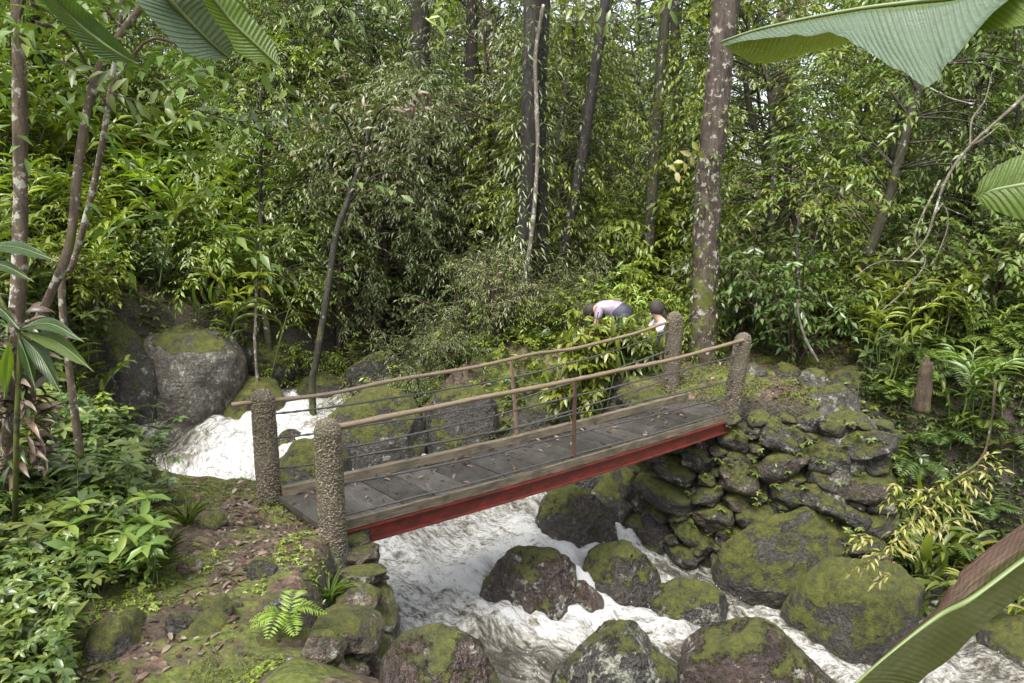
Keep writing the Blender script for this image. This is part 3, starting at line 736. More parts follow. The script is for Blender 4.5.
# posts: pebble-dashed concrete columns
def post(px, ytop, Yd, dia, zbase, leanpx, seed, label, cap=0):
    top = WY(px, ytop, Yd); base = np.array([top[0] - leanpx * mpp(Yd), top[1], zbase])
    H = top[2] - zbase; r = dia / 2; rs = np.random.RandomState(seed)
    root = empty('railing_post', base)
    ax_ = top - base
    s = np.concatenate([np.linspace(0, .93, 26), [.955, .975, .99, 1.0]]); prof = np.where(s < .9, 1.0, np.sqrt(np.clip(1 - ((s - .9) / .104) ** 2, 0, 1)))
    prof = prof * (1 + .06 * noise2(s * 6, s * 0 + seed)) * (1 + .10 * np.exp(-s * 14))
    P = s[:, None] * ax_
    V, Fs = tube(P, r * .93 * np.maximum(prof, .05), 28, True, .05, seed); MB().add(V, Fs).build('concrete_core', [M_conc], root)
    m = MB(); V0, F0 = ico(1); n = int(2300 * H)
    for i in range(n):
        q = rs.rand() ** .97; th = rs.rand() * 2 * math.pi
        rad = r * .93 * np.interp(q, s, prof) * (1 + .0)
        nrm = np.array([math.cos(th), math.sin(th), 0.0])
        if q > .9: nrm[2] = (q - .9) * 8; nrm /= np.linalg.norm(nrm)
        c_ = q * ax_ + np.array([math.cos(th), math.sin(th), 0]) * rad
        a, b = rs.uniform(.007, .013), rs.uniform(.005, .010)
        tz = np.array([-math.sin(th), math.cos(th), 0]); up = np.cross(nrm, tz); ang = rs.rand() * 3.14
        e1 = tz * math.cos(ang) + up * math.sin(ang); e2 = -tz * math.sin(ang) + up * math.cos(ang)
        m.add(V0[:, :1] * e1 * a + V0[:, 1:2] * e2 * b + V0[:, 2:] * nrm * .007 + c_, F0)
    for i in range(int(90)):
        a, b = rs.rand() * 6.283, math.sqrt(rs.rand()) * .8
        c_ = ax_ + np.array([math.cos(a) * b * r * .8, math.sin(a) * b * r * .8, -b * b * r * .5])
        m.add(V0 * np.array([.013, .011, .007]) * rs.uniform(.7, 1.2) + c_, F0)
    m.build('pebble_dash', [M_pebble], root)
    tag(root, label, 'post', 'pebble-dashed posts at the bridge ends')
    return root, base, top
pNL = post(327, 419, 5.16, .205, -.12, 0, 1, 'pebble-dashed concrete post nearest the viewer at the left end of the bridge')
pFL = post(262, 389, 5.98, .205, -.05, 0, 2, 'pebble-dashed post standing before the white water at the left end of the far handrail')
pNR = post(744, 333, 8.45, .205, -.02, 9, 3, 'slightly leaning pebble-dashed post at the right end of the near handrail')
pFR = post(675, 312, 9.25, .215, -.02, 1, 4, 'darker pebble-dashed post in front of the big mossy tree trunk')
# cables strung between posts and uprights
def cable(A, B, sag, seed, mid=None):
    m = MB()
    if mid is None: P = sagline(A, B, sag, 44, .02, seed, 1.0)
    else: P = np.vstack([sagline(A, mid, sag * .5, 22, .015, seed), sagline(mid, B, sag * .5, 22, .015, seed + 3)[1:]])
    # twisted strands: radius ripples along the cable
    n = len(P); S = np.linspace(0, 1, n * 4); P = np.stack([np.interp(S, np.linspace(0, 1, n), P[:, i]) for i in range(3)], 1)
    pole(m, P - BO, .0092 * (1 + .25 * np.sin(np.arange(len(P)) * 1.9)), 6, 0.0, seed)
    m.build('cable', [M_cable], bridge)
def upr(top, s, t, f): b = dk(s, t, 0); return b + (top - b) * f
for f, yl, yr, sg in ((.80, 450, 355, .03), (.58, 460, 378, .05), (.33, 485, 392, .05), (.04, 518, 409, .02)):
    cable(WY(335, yl, 5.2), WY(738, yr, 8.45), sg, int(f * 30), upr(mid_near_top, .508, .035, f))
for f, yl, yr, sg in ((.80, 414, 332, .05), (.52, 439, 350, .04), (.2, 470, 378, .03)):
    cable(WY(270, yl, 6.0), WY(670, yr, 9.2), sg, int(f * 40) + 7, upr(mid_far_top, .485, .93, f))

# ------------------------------------------------------------------ foliage
def blade_tpl(kind):
    """one leaf along +X, 1 long, 1 wide at the widest; normal +Z"""
    if kind == 'lo':      # 5 points: base, two sides, middle of the rib, tip
        V = np.array([(0, 0, 0), (.42, .5, .07), (.45, 0, -.02), (.42, -.5, .07), (1, 0, -.16)], float)
        F = np.array([(0, 2, 1), (0, 3, 2), (1, 2, 4), (2, 3, 4)])
    elif kind == 'oval':
        V = np.array([(0, 0, 0), (.22, .38, .05), (.24, 0, -.01), (.22, -.38, .05), (.6, .46, .02), (.62, 0, -.06), (.6, -.46, .02), (1.0, 0, -.22)], float)
        F = np.array([(0, 2, 1), (0, 3, 2), (1, 2, 5), (1, 5, 4), (2, 3, 5), (3, 6, 5), (4, 5, 7), (5, 6, 7)])
    elif kind == 'strap':  # long arching leaf
        xs = [0, .16, .38, .6, .82, 1.0]; ws = [.06, .36, .5, .46, .28, 0.0]; zs = [0, .03, .03, -.03, -.14, -.30]
        V = []; F = []
        for x, w, z in zip(xs[:-1], ws, zs): V += [(x, w, z + w * .16), (x, 0, z), (x, -w, z + w * .16)]
        V.append((xs[-1], 0, zs[-1]))
        for i in range(4):
            a = i * 3; F += [(a, a + 1, a + 4), (a, a + 4, a + 3), (a + 1, a + 2, a + 5), (a + 1, a + 5, a + 4)]
        F += [(12, 13, 15), (13, 14, 15)]; V = np.array(V, float); F = np.array(F)
    return V, F
TPL = {k: blade_tpl(k) for k in ('lo', 'oval', 'strap')}
def nrmz(v): return v / (np.linalg.norm(v, axis=-1, keepdims=True) + 1e-9)
def blades(tpl, pos, dirs, up, length, width, droop=None, rs=None):
    V, F = TPL[tpl]; n = len(pos)
    X = nrmz(dirs); Yv = nrmz(np.cross(up, X)); Zv = np.cross(X, Yv)
    length = np.broadcast_to(length, n)[:, None, None]; width = np.broadcast_to(width, n)[:, None, None]
    dr = 1.0 if droop is None else np.broadcast_to(droop, n)[:, None, None]
    P = pos[:, None, :] + X[:, None, :] * V[None, :, 0:1] * length + Yv[:, None, :] * V[None, :, 1:2] * width + Zv[:, None, :] * V[None, :, 2:3] * length * dr
    uv = np.stack([V[:, 0], V[:, 1]], -1); uv = np.tile(uv, (n, 1))
    Fa = (F[None] + (np.arange(n) * len(V))[:, None, None]).reshape(-1, 3)
    return P.reshape(-1, 3), Fa, uv
def rdir(rs, n): v = rs.normal(size=(n, 3)); return nrmz(v)
def spray(rs, base, axis, L, n, leaf_len, leaf_w, sag=.3, spread=1.0, upbias=1.0, tpl='lo', droop=1.0, var=.25, hang=0.25):
    """leaves set alternately along a twig; returns leaf arrays and the twig's points"""
    axis = nrmz(np.asarray(axis, float)); t = np.linspace(.12, 1, n)
    tw = base[None] + axis[None] * (L * t)[:, None] + np.array([0, 0, -1.0])[None] * (sag * L * t * t)[:, None]
    side = nrmz(np.cross(axis, [0, 0, 1.0]) + 1e-3 * rs.normal(size=3))
    s = np.where(np.arange(n) % 2 == 0, 1.0, -1.0)[:, None]
    tang = axis[None] + np.array([0, 0, -2 * sag])[None] * t[:, None]
    d = nrmz(tang * .75 + side[None] * s * spread + rs.normal(size=(n, 3)) * .22 + np.array([0, 0, -hang]))
    d[-1] = nrmz(tang[-1])
    u = nrmz(np.array([0, 0, upbias])[None] + rs.normal(size=(n, 3)) * .35)
    ll = leaf_len * rs.uniform(1 - var, 1 + var, n)
    return tw, d, u, ll, leaf_w / leaf_len * ll
class Leaves:
    def __init__(s): s.p = []; s.d = []; s.u = []; s.l = []; s.w = []
    def add(s, t): 
        for a, b in zip((s.p, s.d, s.u, s.l, s.w), t): a.append(b)
    def mesh(s, name, tpl, mat, droop=1.0, off=None):
        p = np.concatenate(s.p); 
        V, F, uv = blades(tpl, p, np.concatenate(s.d), np.concatenate(s.u), np.concatenate(s.l), np.concatenate(s.w), droop)
        return mk_mesh(name, V, [F], [mat], None, True, uv)

# green, yellow green, grey green and so on; every leaf picks one
G_mid = leaf_mat('mid_green_leaf', [(0.062, 0.094, 0.015), (0.093, 0.138, 0.021), (0.078, 0.119, 0.027), (0.132, 0.163, 0.028), (0.070, 0.106, 0.019)], .36, .38)
G_grey = leaf_mat('grey_green_leaf', [(0.072, 0.10, 0.030), (0.115, 0.14, 0.048), (0.085, 0.115, 0.034), (0.155, 0.18, 0.07), (0.06, 0.085, 0.026)], .25, .34)
G_lime = leaf_mat('fresh_green_leaf', [(0.117, 0.169, 0.019), (0.179, 0.225, 0.024), (0.109, 0.156, 0.028), (0.225, 0.263, 0.033), (0.101, 0.138, 0.019)], .42, .38)
G_deep = leaf_mat('deep_green_leaf', [(0.042, 0.069, 0.017), (0.062, 0.100, 0.025), (0.054, 0.081, 0.028), (0.086, 0.125, 0.033)], .28, .33)
G_bamb = leaf_mat('narrow_olive_leaf', [(0.075, 0.092, 0.030), (0.115, 0.132, 0.048), (0.17, 0.178, 0.08), (0.10, 0.115, 0.04), (0.19, 0.17, 0.09)], .25, .36)
G_yell = leaf_mat('yellow_green_leaf', [(0.26, 0.28, 0.05), (0.33, 0.34, 0.10), (0.22, 0.27, 0.04), (0.36, 0.34, 0.14)], .35, .45)
G_fern = leaf_mat('bright_fern', [(0.13, 0.20, 0.025), (0.17, 0.24, 0.03), (0.10, 0.16, 0.02)], .4, .5)
G_far = leaf_mat('far_canopy_leaf', [(0.07, 0.115, 0.03), (0.10, 0.15, 0.035), (0.13, 0.18, 0.05), (0.06, 0.095, 0.03)], .42, .45)
G_dead = leaf_mat('dead_leaf', [(0.05, 0.028, 0.018), (0.11, 0.07, 0.042), (0.035, 0.024, 0.018), (0.16, 0.115, 0.072), (0.075, 0.05, 0.034), (0.21, 0.175, 0.125)], .1, .45, tcol=(1, .9, .6))
def bark_mat(name, a, b, lich=0.3, moss=0.2, lcol=(0.34, 0.33, 0.27)):
    g = N(name); co = g.coord('Object'); mp = g.mapping(co, (1, 1, .28))
    n = g.noise(mp, 16, 7, .7)
    c = g.mix(g.ramp(n, [(.35, 0), (.68, 1)]), a, b)
    c = g.mix(g.ramp(g.noise(co, 9, 6, .72), [(.66 - .16 * lich, 0), (.70 - .16 * lich, min(1, lich * 3))]), c, lcol)
    z = g.sep(co)[2]
    mf = g.math('SUBTRACT', g.noise(co, 4, 6, .7), g.math('MULTIPLY', z, 0.05))
    c = g.mix(g.ramp(mf, [(.60 - .3 * moss, 0), (.68 - .3 * moss, min(1, moss * 4))]), c, (0.075, 0.085, 0.015))
    h = g.math('ADD', n, g.math('MULTIPLY', g.noise(co, 70, 4, .7), .4))
    return g.done(g.principled(c, .75, g.bump(h, 1.0, .02), .3))
B_dark = bark_mat('dark_wet_bark', (0.010, 0.009, 0.008), (0.05, 0.042, 0.035), .25, .1)
B_mott = bark_mat('mottled_bark', (0.05, 0.038, 0.026), (0.15, 0.11, 0.072), .72, .35)
B_red = bark_mat('reddish_mossy_bark', (0.016, 0.011, 0.008), (0.085, 0.064, 0.047), .6, .52, (0.27, 0.25, 0.20))
B_olive = bark_mat('olive_bark', (0.018, 0.017, 0.010), (0.07, 0.064, 0.036), .4, .45)
B_grey = bark_mat('grey_twig_bark', (0.06, 0.05, 0.038), (0.19, 0.165, 0.125), .6, .15)
B_moss = bark_mat('moss_wrapped_bark', (0.012, 0.011, 0.008), (0.045, 0.04, 0.025), .2, .5)
B_brown = bark_mat('brown_stem', (0.025, 0.018, 0.011), (0.085, 0.06, 0.036), .3, .25)

def shrub(seed, H, R, nb, per, ll, lw, mat, name, tpl='lo', tw_len=.45, sag=.35, hang=.25, nl=9, low=.2, spread=1.0, bark=None, thick=.012):
    """woody shrub: stems from the base, twigs carrying leaves through its volume"""
    rs = np.random.RandomState(seed); root = empty(name); L = Leaves(); st = MB()
    for b in range(nb):
        a = rs.rand() * 6.283; rr = R * math.sqrt(rs.uniform(.05, 1)); hh = H * (1 - .45 * (rr / R) ** 2) * rs.uniform(.65, 1.05)
        end = np.array([math.cos(a) * rr, math.sin(a) * rr, hh])
        mid = np.array([end[0] * .35, end[1] * .35, hh * .6]) + rs.normal(size=3) * .06 * H
        P = spline([rs.normal(size=3) * [.04, .04, 0] * R - [0, 0, .1], mid, end], 9)
        st.add(*tube(P, np.linspace(thick * H, thick * H * .3, 9), 5, False))
        for k in range(per):
            f = rs.uniform(low, 1.0) ** .8; i = min(7, int(f * 8)); q = P[i] + (P[i + 1] - P[i]) * rs.rand()
            out = nrmz(np.array([q[0], q[1], 0]) + rs.normal(size=3) * R * .5 + 1e-6)
            ax_ = nrmz(out + np.array([0, 0, rs.uniform(-.1, .7)]) + rs.normal(size=3) * .25)
            L.add(spray(rs, q, ax_, tw_len * rs.uniform(.6, 1.3), nl, ll, lw, sag, spread, hang=hang))
            if k % 3 == 0:
                e = q + ax_ * tw_len + np.array([0, 0, -sag * tw_len]); st.add(*tube(spline([q, (q + e) / 2 + [0, 0, sag * tw_len * .25], e], 5), np.linspace(thick * H * .3, .002, 5), 3, False))
    link('foliage', L.mesh(name + '_foliage', tpl, mat), root)
    st.build('stem', [bark or B_brown], root)
    return root
def crown_tree(seed, H, rad, trunk_r, ncl, ll, lw, mat, bark, name='understory_tree', zlo=.15, nl=12, tw=.55, hang=.35, sag=.4, lean=0.0, cluster=3):
    rs = np.random.RandomState(seed); root = empty(name); L = Leaves(); tr = MB(); lm = MB()
    la = rs.rand() * 6.28; top = np.array([math.cos(la) * lean * H, math.sin(la) * lean * H, H])
    P = spline([(0, 0, -.3), top * .33 + rs.normal(size=3) * .03 * H, top * .66 + rs.normal(size=3) * .04 * H, top], 24)
    tr.add(*tube(P, trunk_r * np.linspace(1.15, .25, 24), 10, True, .12, seed))
    for c in range(ncl):
        f = rs.uniform(zlo, 1.0); i = min(22, int(f * 23)); q = P[i]
        prof = math.sin(math.pi * min(1, (f - zlo) / (1 - zlo) * .85 + .15)) ** .6
        a = rs.rand() * 6.283; r = rad * prof * math.sqrt(rs.uniform(.12, 1))
        e = q + np.array([math.cos(a) * r, math.sin(a) * r, rs.uniform(.0, .35) * r])
        if c % 2 == 0:
            lm.add(*tube(spline([q, q * .5 + e * .5 + [0, 0, .12 * r], e], 7), np.linspace(trunk_r * .22, .006, 7), 4, False))
        for k in range(cluster):
            ax_ = nrmz(np.array([math.cos(a), math.sin(a), rs.uniform(-.3, .5)]) + rs.normal(size=3) * .6)
            L.add(spray(rs, e + rs.normal(size=3) * .18, ax_, tw * rs.uniform(.6, 1.3), nl, ll, lw, sag, 1.0, hang=hang))
    tr.build('trunk', [bark], root); lm.build('limb', [bark], root)
    link('crown', L.mesh(name + '_crown', 'lo', mat), root)
    return root
def ginger(seed, n, H, ll, lw, mat, name='ginger_plant', arch=.6, pairs=11):
    """clump of arching leafy canes with long leaves in two ranks"""
    rs = np.random.RandomState(seed); root = empty(name); L = Leaves(); st = MB()
    for c in range(n):
        a = rs.rand() * 6.283; b = rs.normal(size=3) * [.18, .18, 0]; h = H * rs.uniform(.7, 1.1); o = np.array([math.cos(a), math.sin(a), 0])
        P = spline([b, b + o * arch * h * .22 + [0, 0, h * .6], b + o * arch * h * .75 + [0, 0, h * .92]], 14)
        st.add(*tube(P, np.linspace(.012, .005, 14), 5, False))
        T = nrmz(np.gradient(P, axis=0)); i = np.linspace(4, 13, pairs).astype(int); p = P[i]; t = T[i]
        s = np.where(np.arange(pairs) % 2 == 0, 1.0, -1.0)[:, None]; side = nrmz(np.cross(t, [0, 0, 1.0]))
        d = nrmz(side * s * .9 + t * .8 + rs.normal(size=(pairs, 3)) * .1 + [0, 0, .05]); u = nrmz(np.cross(t, side) * 0 + [0, 0, 1] + rs.normal(size=(pairs, 3)) * .15 + side * s * -.2)
        l = ll * np.interp(np.arange(pairs), [0, pairs * .5, pairs - 1], [.7, 1.05, .6]) * rs.uniform(.85, 1.1, pairs)
        L.add((p, d, u, l, l * lw / ll))
    link('foliage', L.mesh(name + '_foliage', 'strap', mat), root); st.build('cane', [M_cane], root)
    return root
def fern(seed, n, fl, mat, name='fern', pn=16, up=.75):
    rs = np.random.RandomState(seed); root = empty(name); L = Leaves(); st = MB()
    for c in range(n):
        a = c / n * 6.283 + rs.normal() * .3; o = np.array([math.cos(a), math.sin(a), 0]); l = fl * rs.uniform(.7, 1.1)
        P = spline([(0, 0, 0), o * l * .35 + [0, 0, l * up * .75], o * l * .95 + [0, 0, l * up * .55]], 20)
        st.add(*tube(P, np.linspace(.006, .002, 20) * fl, 3, False)); T = nrmz(np.gradient(P, axis=0)); side = nrmz(np.cross(T, [0, 0, 1.0]))
        f = np.linspace(.15, 1, pn); P2 = np.stack([np.interp(f, np.linspace(0, 1, 20), P[:, k]) for k in range(3)], 1); T2 = nrmz(np.stack([np.interp(f, np.linspace(0, 1, 20), T[:, k]) for k in range(3)], 1)); S2 = nrmz(np.cross(T2, [0, 0, 1.0]))
        w = fl * .30 * np.sin(math.pi * np.clip(f * .88 + .1, 0, 1)) ** .8 + .01
        for s in (1, -1):
            L.add((P2, nrmz(S2 * s + T2 * .45 + rs.normal(size=P2.shape) * .05), nrmz(np.cross(S2, T2) + [0, 0, .3]), w, np.full(pn, fl * .85 / pn * 1.1)))
    link('frond', L.mesh(name + '_frond', 'lo', mat, .6), root); st.build('rachis', [M_cane], root)
    return root
def herb(seed, n, H, ll, lw, mat, name='seedling', tpl='oval', nlv=6, spread=.25):
    """low herb tuft: several short stems each ending in a few oval leaves"""
    rs = np.random.RandomState(seed); root = empty(name); L = Leaves(); st = MB()
    for c in range(n):
        b = np.array([rs.normal() * spread, rs.normal() * spread, 0]); h = H * rs.uniform(.45, 1.1); e = b + np.array([rs.normal() * .1, rs.normal() * .1, h])
        st.add(*tube(spline([b - [0, 0, .08], (b + e) / 2 + rs.normal(size=3) * .02, e], 5), np.linspace(.005, .003, 5), 3, False))
        for lev, fr in ((1.0, 1.0), (.72, .85), (.45, .7)):
            k = nlv if lev == 1 else 3
            a = np.arange(k) / k * 6.283 + rs.rand() * 6.28; d = np.stack([np.cos(a), np.sin(a), rs.uniform(-.15, .45, k)], 1)
            L.add((np.repeat((b + (e - b) * lev)[None], k, 0), nrmz(d + rs.normal(size=(k, 3)) * .15), nrmz(np.array([[0, 0, 1.]]) + rs.normal(size=(k, 3)) * .3), ll * fr * rs.uniform(.7, 1.15, k), lw * fr * rs.uniform(.8, 1.1, k)))
    link('foliage', L.mesh(name + '_foliage', tpl, mat), root); st.build('stem', [M_cane], root)
    return root
g = N('green_cane'); M_cane = g.done(g.principled(g.mix(g.noise(g.coord('Object'), 8, 3, .5), (0.05, 0.09, 0.02), (0.12, 0.14, 0.04)), .5))

FREE = {}     # prototypes are used once themselves and then copied
def plant(protos, i, loc, rz, scale, label, cat, group, tilt=(0, 0)):
    pr = protos[i % len(protos)]
    if id(pr) not in FREE:
        FREE[id(pr)] = 1; pr.location = [float(c) for c in loc]; pr.rotation_euler = (tilt[0], tilt[1], rz); pr.scale = (scale,) * 3
        o = pr
    else: o = dup(pr, loc, rz, scale, tilt=tilt)
    for k in ('label', 'category', 'group'):
        if k in o: del o[k]
    tag(o, label, cat, group)
    return o
R = random.Random(11)
HGT = dict(broadleaf_shrub=1.9, fresh_green_shrub=1.4, narrow_leaved_shrub=2.6, understory_tree=5.0, narrow_leaved_tree=6.0, canopy_tree=9.0, ginger_plant=1.4, fern=.4, leafy_herb=.3, large_leaved_herb=.5)
def scatter(protos, n, xr, yr, smin, smax, label, cat, group, ok=None, mind=0.0, seed=0, dz=0.0, tiltm=.12):
    rr = random.Random(seed); pts = []; tries = 0
    while len(pts) < n and tries < n * 60:
        tries += 1; x = rr.uniform(*xr); y = rr.uniform(*yr)
        if ok and not ok(x, y): continue
        if mind and any((x - a) ** 2 + (y - b) ** 2 < mind ** 2 for a, b in pts): continue
        pts.append((x, y))
    short = re.split(r' (?:on|in|behind|lining|among|near|beside|overhanging|far|below) (?=the|stream)| in the | lining| near the| far ', label)[0].strip()
    for i, (x, y) in enumerate(pts):
        sc_ = rr.uniform(smin, smax); f_ = (sc_ - smin) / (smax - smin); hz = gz(x, y)
        lab = place_label(short, x, y, hz + .55 * HGT.get(protos[0].name.split('.')[0], .4) * sc_, 'small' if f_ < .3 else 'large' if f_ > .7 else '')
        plant(protos, i, (x, y, hz + dz), rr.uniform(0, 6.283), sc_, lab, cat, group, (rr.gauss(0, tiltm), rr.gauss(0, tiltm)))
    return pts
def px_of(x, y, z):
    c, s = math.cos(PITCH), math.sin(PITCH); z = z - CAM_H
    Yc = y * c - z * s; Zc = y * s + z * c
    return 512 + FPX * x / Yc, 341.5 - FPX * Zc / Yc
LAND = [('the huge grey boulder', 190, 365), ('the crooked mossy trunk', 330, 300), ('the tall dark trunk', 524, 110), ('the foot of the tall dark trunk', 522, 270), ('the dark right-leaning trunk', 588, 120),
 ('the slender olive trunk', 655, 130), ('the thick reddish trunk', 716, 120), ('the mossy foot of the thick trunk', 703, 310), ('the paired trunks', 782, 70), ('the person in lavender', 610, 305),
 ('the right end post', 744, 370), ('the pale curved stick', 803, 335), ('the stump', 925, 388), ('the pale bare branch', 960, 160), ('the huge banana leaf', 850, 40), ('the bright leaf end at right', 1000, 190),
 ('the top left banana leaves', 200, 40), ('the straight mottled trunk', 20, 110), ('the curved thin trunk', 80, 210), ('the dead leaf clump', 20, 350), ('the spray of yellow leaves', 920, 510), ('the mossy block', 115, 640),
 ('the upper white water', 200, 450), ('the nearest post', 328, 480), ('the feather leaf at the top', 440, 10), ('the reddish twig', 418, 104), ('the pale sapling', 256, 290), ('the torn banana leaf', 960, 600),
 ('the far handrail', 480, 370), ('the hanging vine', 900, 280), ('the dark thin stem', 799, 250)]
def place_label(short, x, y, z, sz):
    u, v = px_of(x, y, z); b = min(LAND, key=lambda l: (l[1] - u) ** 2 + (l[2] - v) ** 2); dx, dy = u - b[1], v - b[2]
    d_ = ('left of' if dx < 0 else 'right of') if abs(dx) > 1.8 * abs(dy) else ('above' if dy < 0 else 'below') if abs(dy) > 1.8 * abs(dx) else ('up ' if dy < 0 else 'down ') + ('left of' if dx < 0 else 'right of')
    far_ = ' far' if math.hypot(dx, dy) > 75 else ''
    l = (sz + ' ' + short + far_ + ' ' + d_ + ' ' + b[0]).strip()
    return l if len(l.split()) < 16 else (short + ' ' + d_ + ' ' + b[0])
def dch(x, y):
    d, s, zw, hw, ar = chan([x], [y]); return float(d[0] - hw[0]), float(s[0])
def px_of(x, y, z):
    c, s = math.cos(PITCH), math.sin(PITCH); z = z - CAM_H
    Yc = y * c - z * s; Zc = y * s + z * c
    return 512 + FPX * x / Yc, 341.5 - FPX * Zc / Yc

# ------------------------------------------------------------------ trees that the photo shows one by one
def px_line(pts):            # (px, py, depth)
    return spline([WY(*p) for p in pts], 40)
def trunk_tree(name, label, pts, wpx, bark, group=None, crown=None, seed=0, sides=14, taper=(1.15, .85), rough=.10, extend=5.0, bark_freq=6, cat='tree', cmat=None, limbs=6, crad=2.6):
    """a trunk through places seen in the photo (from the foot upwards); it goes on above the picture to its own crown"""
    P = px_line(pts); Yd = pts[0][2]; r = wpx * mpp(Yd) / 2
    base = P[0].copy(); base[2] = min(base[2], gz(base[0], base[1])) - .15
    d = P[-1] - P[-6]; d = d / np.linalg.norm(d)
    ext = [P[-1] + d * extend * f + np.array([0, 0, extend * .15 * f]) for f in (.33, .66, 1.0)] if extend else []
    Q = spline(np.vstack([base[None], P[::6], np.array(ext)]) if extend else np.vstack([base[None], P[::6]]), 70)
    root = empty(name, base); n = len(Q); s = np.linspace(0, 1, n)
    rad = r * (np.linspace(taper[0], taper[1], n)) * (1 + .35 * np.exp(-s * 30)); 
    if extend: rad *= np.where(s > .7, np.interp(s, [.7, 1], [1, .35]), 1)
    m = MB(); m.add(*tube(Q - base, rad, sides, True, rough, seed, bark_freq)); m.build('trunk', [bark], root)
    if extend:
        rs = np.random.RandomState(seed + 50); L = Leaves(); lm = MB()
        for k in range(limbs):
            q = Q[int(n * rs.uniform(.68, .98))] - base; a = k / limbs * 6.283 + rs.rand(); l = crad * rs.uniform(.6, 1.2)
            e = q + np.array([math.cos(a) * l, math.sin(a) * l, l * rs.uniform(.3, .9)])
            lm.add(*tube(spline([q, (q + e) / 2 + [0, 0, .2], e], 8), np.linspace(r * .4, .015, 8), 5, False))
            for j in range(26):
                c = q + (e - q) * rs.uniform(.4, 1.1) + rs.normal(size=3) * .5
                L.add(spray(rs, c, rdir(rs, 1)[0] + [0, 0, .2], .6, 8, .14, .05))
        lm.build('limb', [bark], root); link('crown', L.mesh('crown', 'lo', cmat or G_mid), root)
    tag(root, label, cat, group)
    return root, Q
def clothe(root, Q, r, n, ll, lw, mat, seed, lo=.05, hi=.7, name='climbing_leaves'):
    """leaves of climbers and epiphytes on a trunk"""
    rs = np.random.RandomState(seed); base = np.array(root.location); L = Leaves()
    for k in range(n):
        i = int(len(Q) * rs.uniform(lo, hi)); a = rs.rand() * 6.283; o = np.array([math.cos(a), math.sin(a), .1])
        L.add(spray(rs, Q[i] - base + o * r, o + rs.normal(size=3) * .3, ll * 2.2, 5, ll, lw, .6, .9))
    link(name, L.mesh(name, 'lo', mat), root)
t, Q = trunk_tree('tall_tree', 'tall dark trunk with a pale liana in front, behind the middle of the bridge', [(522, 300, 12.6), (527, 200, 12.6), (530, 100, 12.6), (533, -20, 12.8)], 17, B_dark, seed=1)
clothe(t, Q, .2, 260, .14, .032, G_grey, 1)
t, Q = trunk_tree('tall_tree', 'dark slimmer trunk standing close right of the dark trunk with the liana', [(545, 296, 13.0), (541, 200, 13.0), (541, 90, 13.1), (546, -20, 13.2)], 11, B_dark, seed=2)
clothe(t, Q, .12, 50, .12, .03, G_mid, 2)
t, Q = trunk_tree('liana', 'thin pale liana rising in front of the tall dark trunk', [(519, 300, 12.2), (531, 240, 12.2), (538, 140, 12.2), (535, 60, 12.2), (548, -20, 12.3)], 4.5, B_grey, seed=3, extend=0, cat='vine', sides=6)
t, Q = trunk_tree('leaning_tree', 'dark trunk leaning to the right with a bulge high up', [(553, 300, 13.0), (566, 240, 13.0), (583, 150, 13.1), (595, 70, 13.2), (608, -15, 13.4)], 10, B_dark, seed=4)
clothe(t, Q, .13, 110, .12, .03, G_grey, 3)
t, Q = trunk_tree('slender_tree', 'slender olive trunk right of the bending person in lavender', [(641, 318, 14.0), (648, 250, 14.0), (655, 150, 14.2), (662, 60, 14.4), (668, -20, 14.6)], 11, B_olive, seed=5)
clothe(t, Q, .08, 14, .12, .03, G_mid, 4)
t, Q = trunk_tree('big_mossy_tree', 'thick reddish brown trunk with mossy foot and white lichen behind the right posts', [(703, 372, 10.6), (703, 330, 10.6), (706, 220, 10.7), (716, 110, 10.8), (728, -20, 11.0)], 25, B_red, seed=6, sides=24, rough=.18)
clothe(t, Q, .18, 150, .08, .03, G_mid, 5, .1, .6)
t, Q = trunk_tree('slender_tree', 'thin trunk veiled in leaves just left of the big mossy trunk', [(684, 318, 15.5), (684, 200, 15.5), (678, 100, 15.6), (674, -20, 15.8)], 10, B_olive, seed=7)
clothe(t, Q, .08, 80, .12, .035, G_grey, 6)
t, Q = trunk_tree('paired_trunk_tree', 'left one of two close grey brown trunks under the sky gap at upper right', [(770, 330, 17), (768, 200, 17), (776, 110, 17), (786, -20, 17.2)], 12, B_mott, seed=8)
clothe(t, Q, .1, 60, .12, .035, G_mid, 7)
t, Q = trunk_tree('paired_trunk_tree', 'right one of two close grey brown trunks under the sky gap at upper right', [(784, 330, 17.3), (783, 200, 17.3), (790, 100, 17.3), (803, -20, 17.5)], 13, B_mott, seed=9)
clothe(t, Q, .1, 60, .12, .035, G_mid, 8)
t, Q = trunk_tree('shaded_tree', 'dark trunk half hidden by narrow leaves above the mossy leaning trunk', [(424, 270, 17), (422, 180, 17), (421, 90, 17), (420, -20, 17)], 19, B_dark, seed=10)
clothe(t, Q, .2, 160, .14, .03, G_bamb, 9)
t, Q = trunk_tree('shaded_tree', 'dark trunk seen in glimpses left of the paler liana tree', [(466, 270, 18), (470, 150, 18), (473, -20, 18)], 12, B_dark, seed=11)
clothe(t, Q, .15, 100, .14, .03, G_bamb, 10)
t, Q = trunk_tree('mossy_leaning_tree', 'crooked moss wrapped trunk leaning over the stream right of the huge boulder', [(312, 388, 12.0), (318, 350, 12.0), (328, 290, 12.1), (336, 235, 12.3), (352, 190, 12.6)], 6.5, B_moss, seed=12, extend=.9, limbs=5, crad=.9, cmat=G_bamb)
t, Q = trunk_tree('young_tree', 'straight mottled thin trunk at the left edge rising through the picture', [(8, 470, 5.0), (14, 380, 5.0), (20, 240, 5.0), (20, 120, 5.0), (17, -20, 5.0)], 11.5, B_mott, seed=13, extend=3, crad=1.6, limbs=5, cmat=G_mid, taper=(1.4, .85))
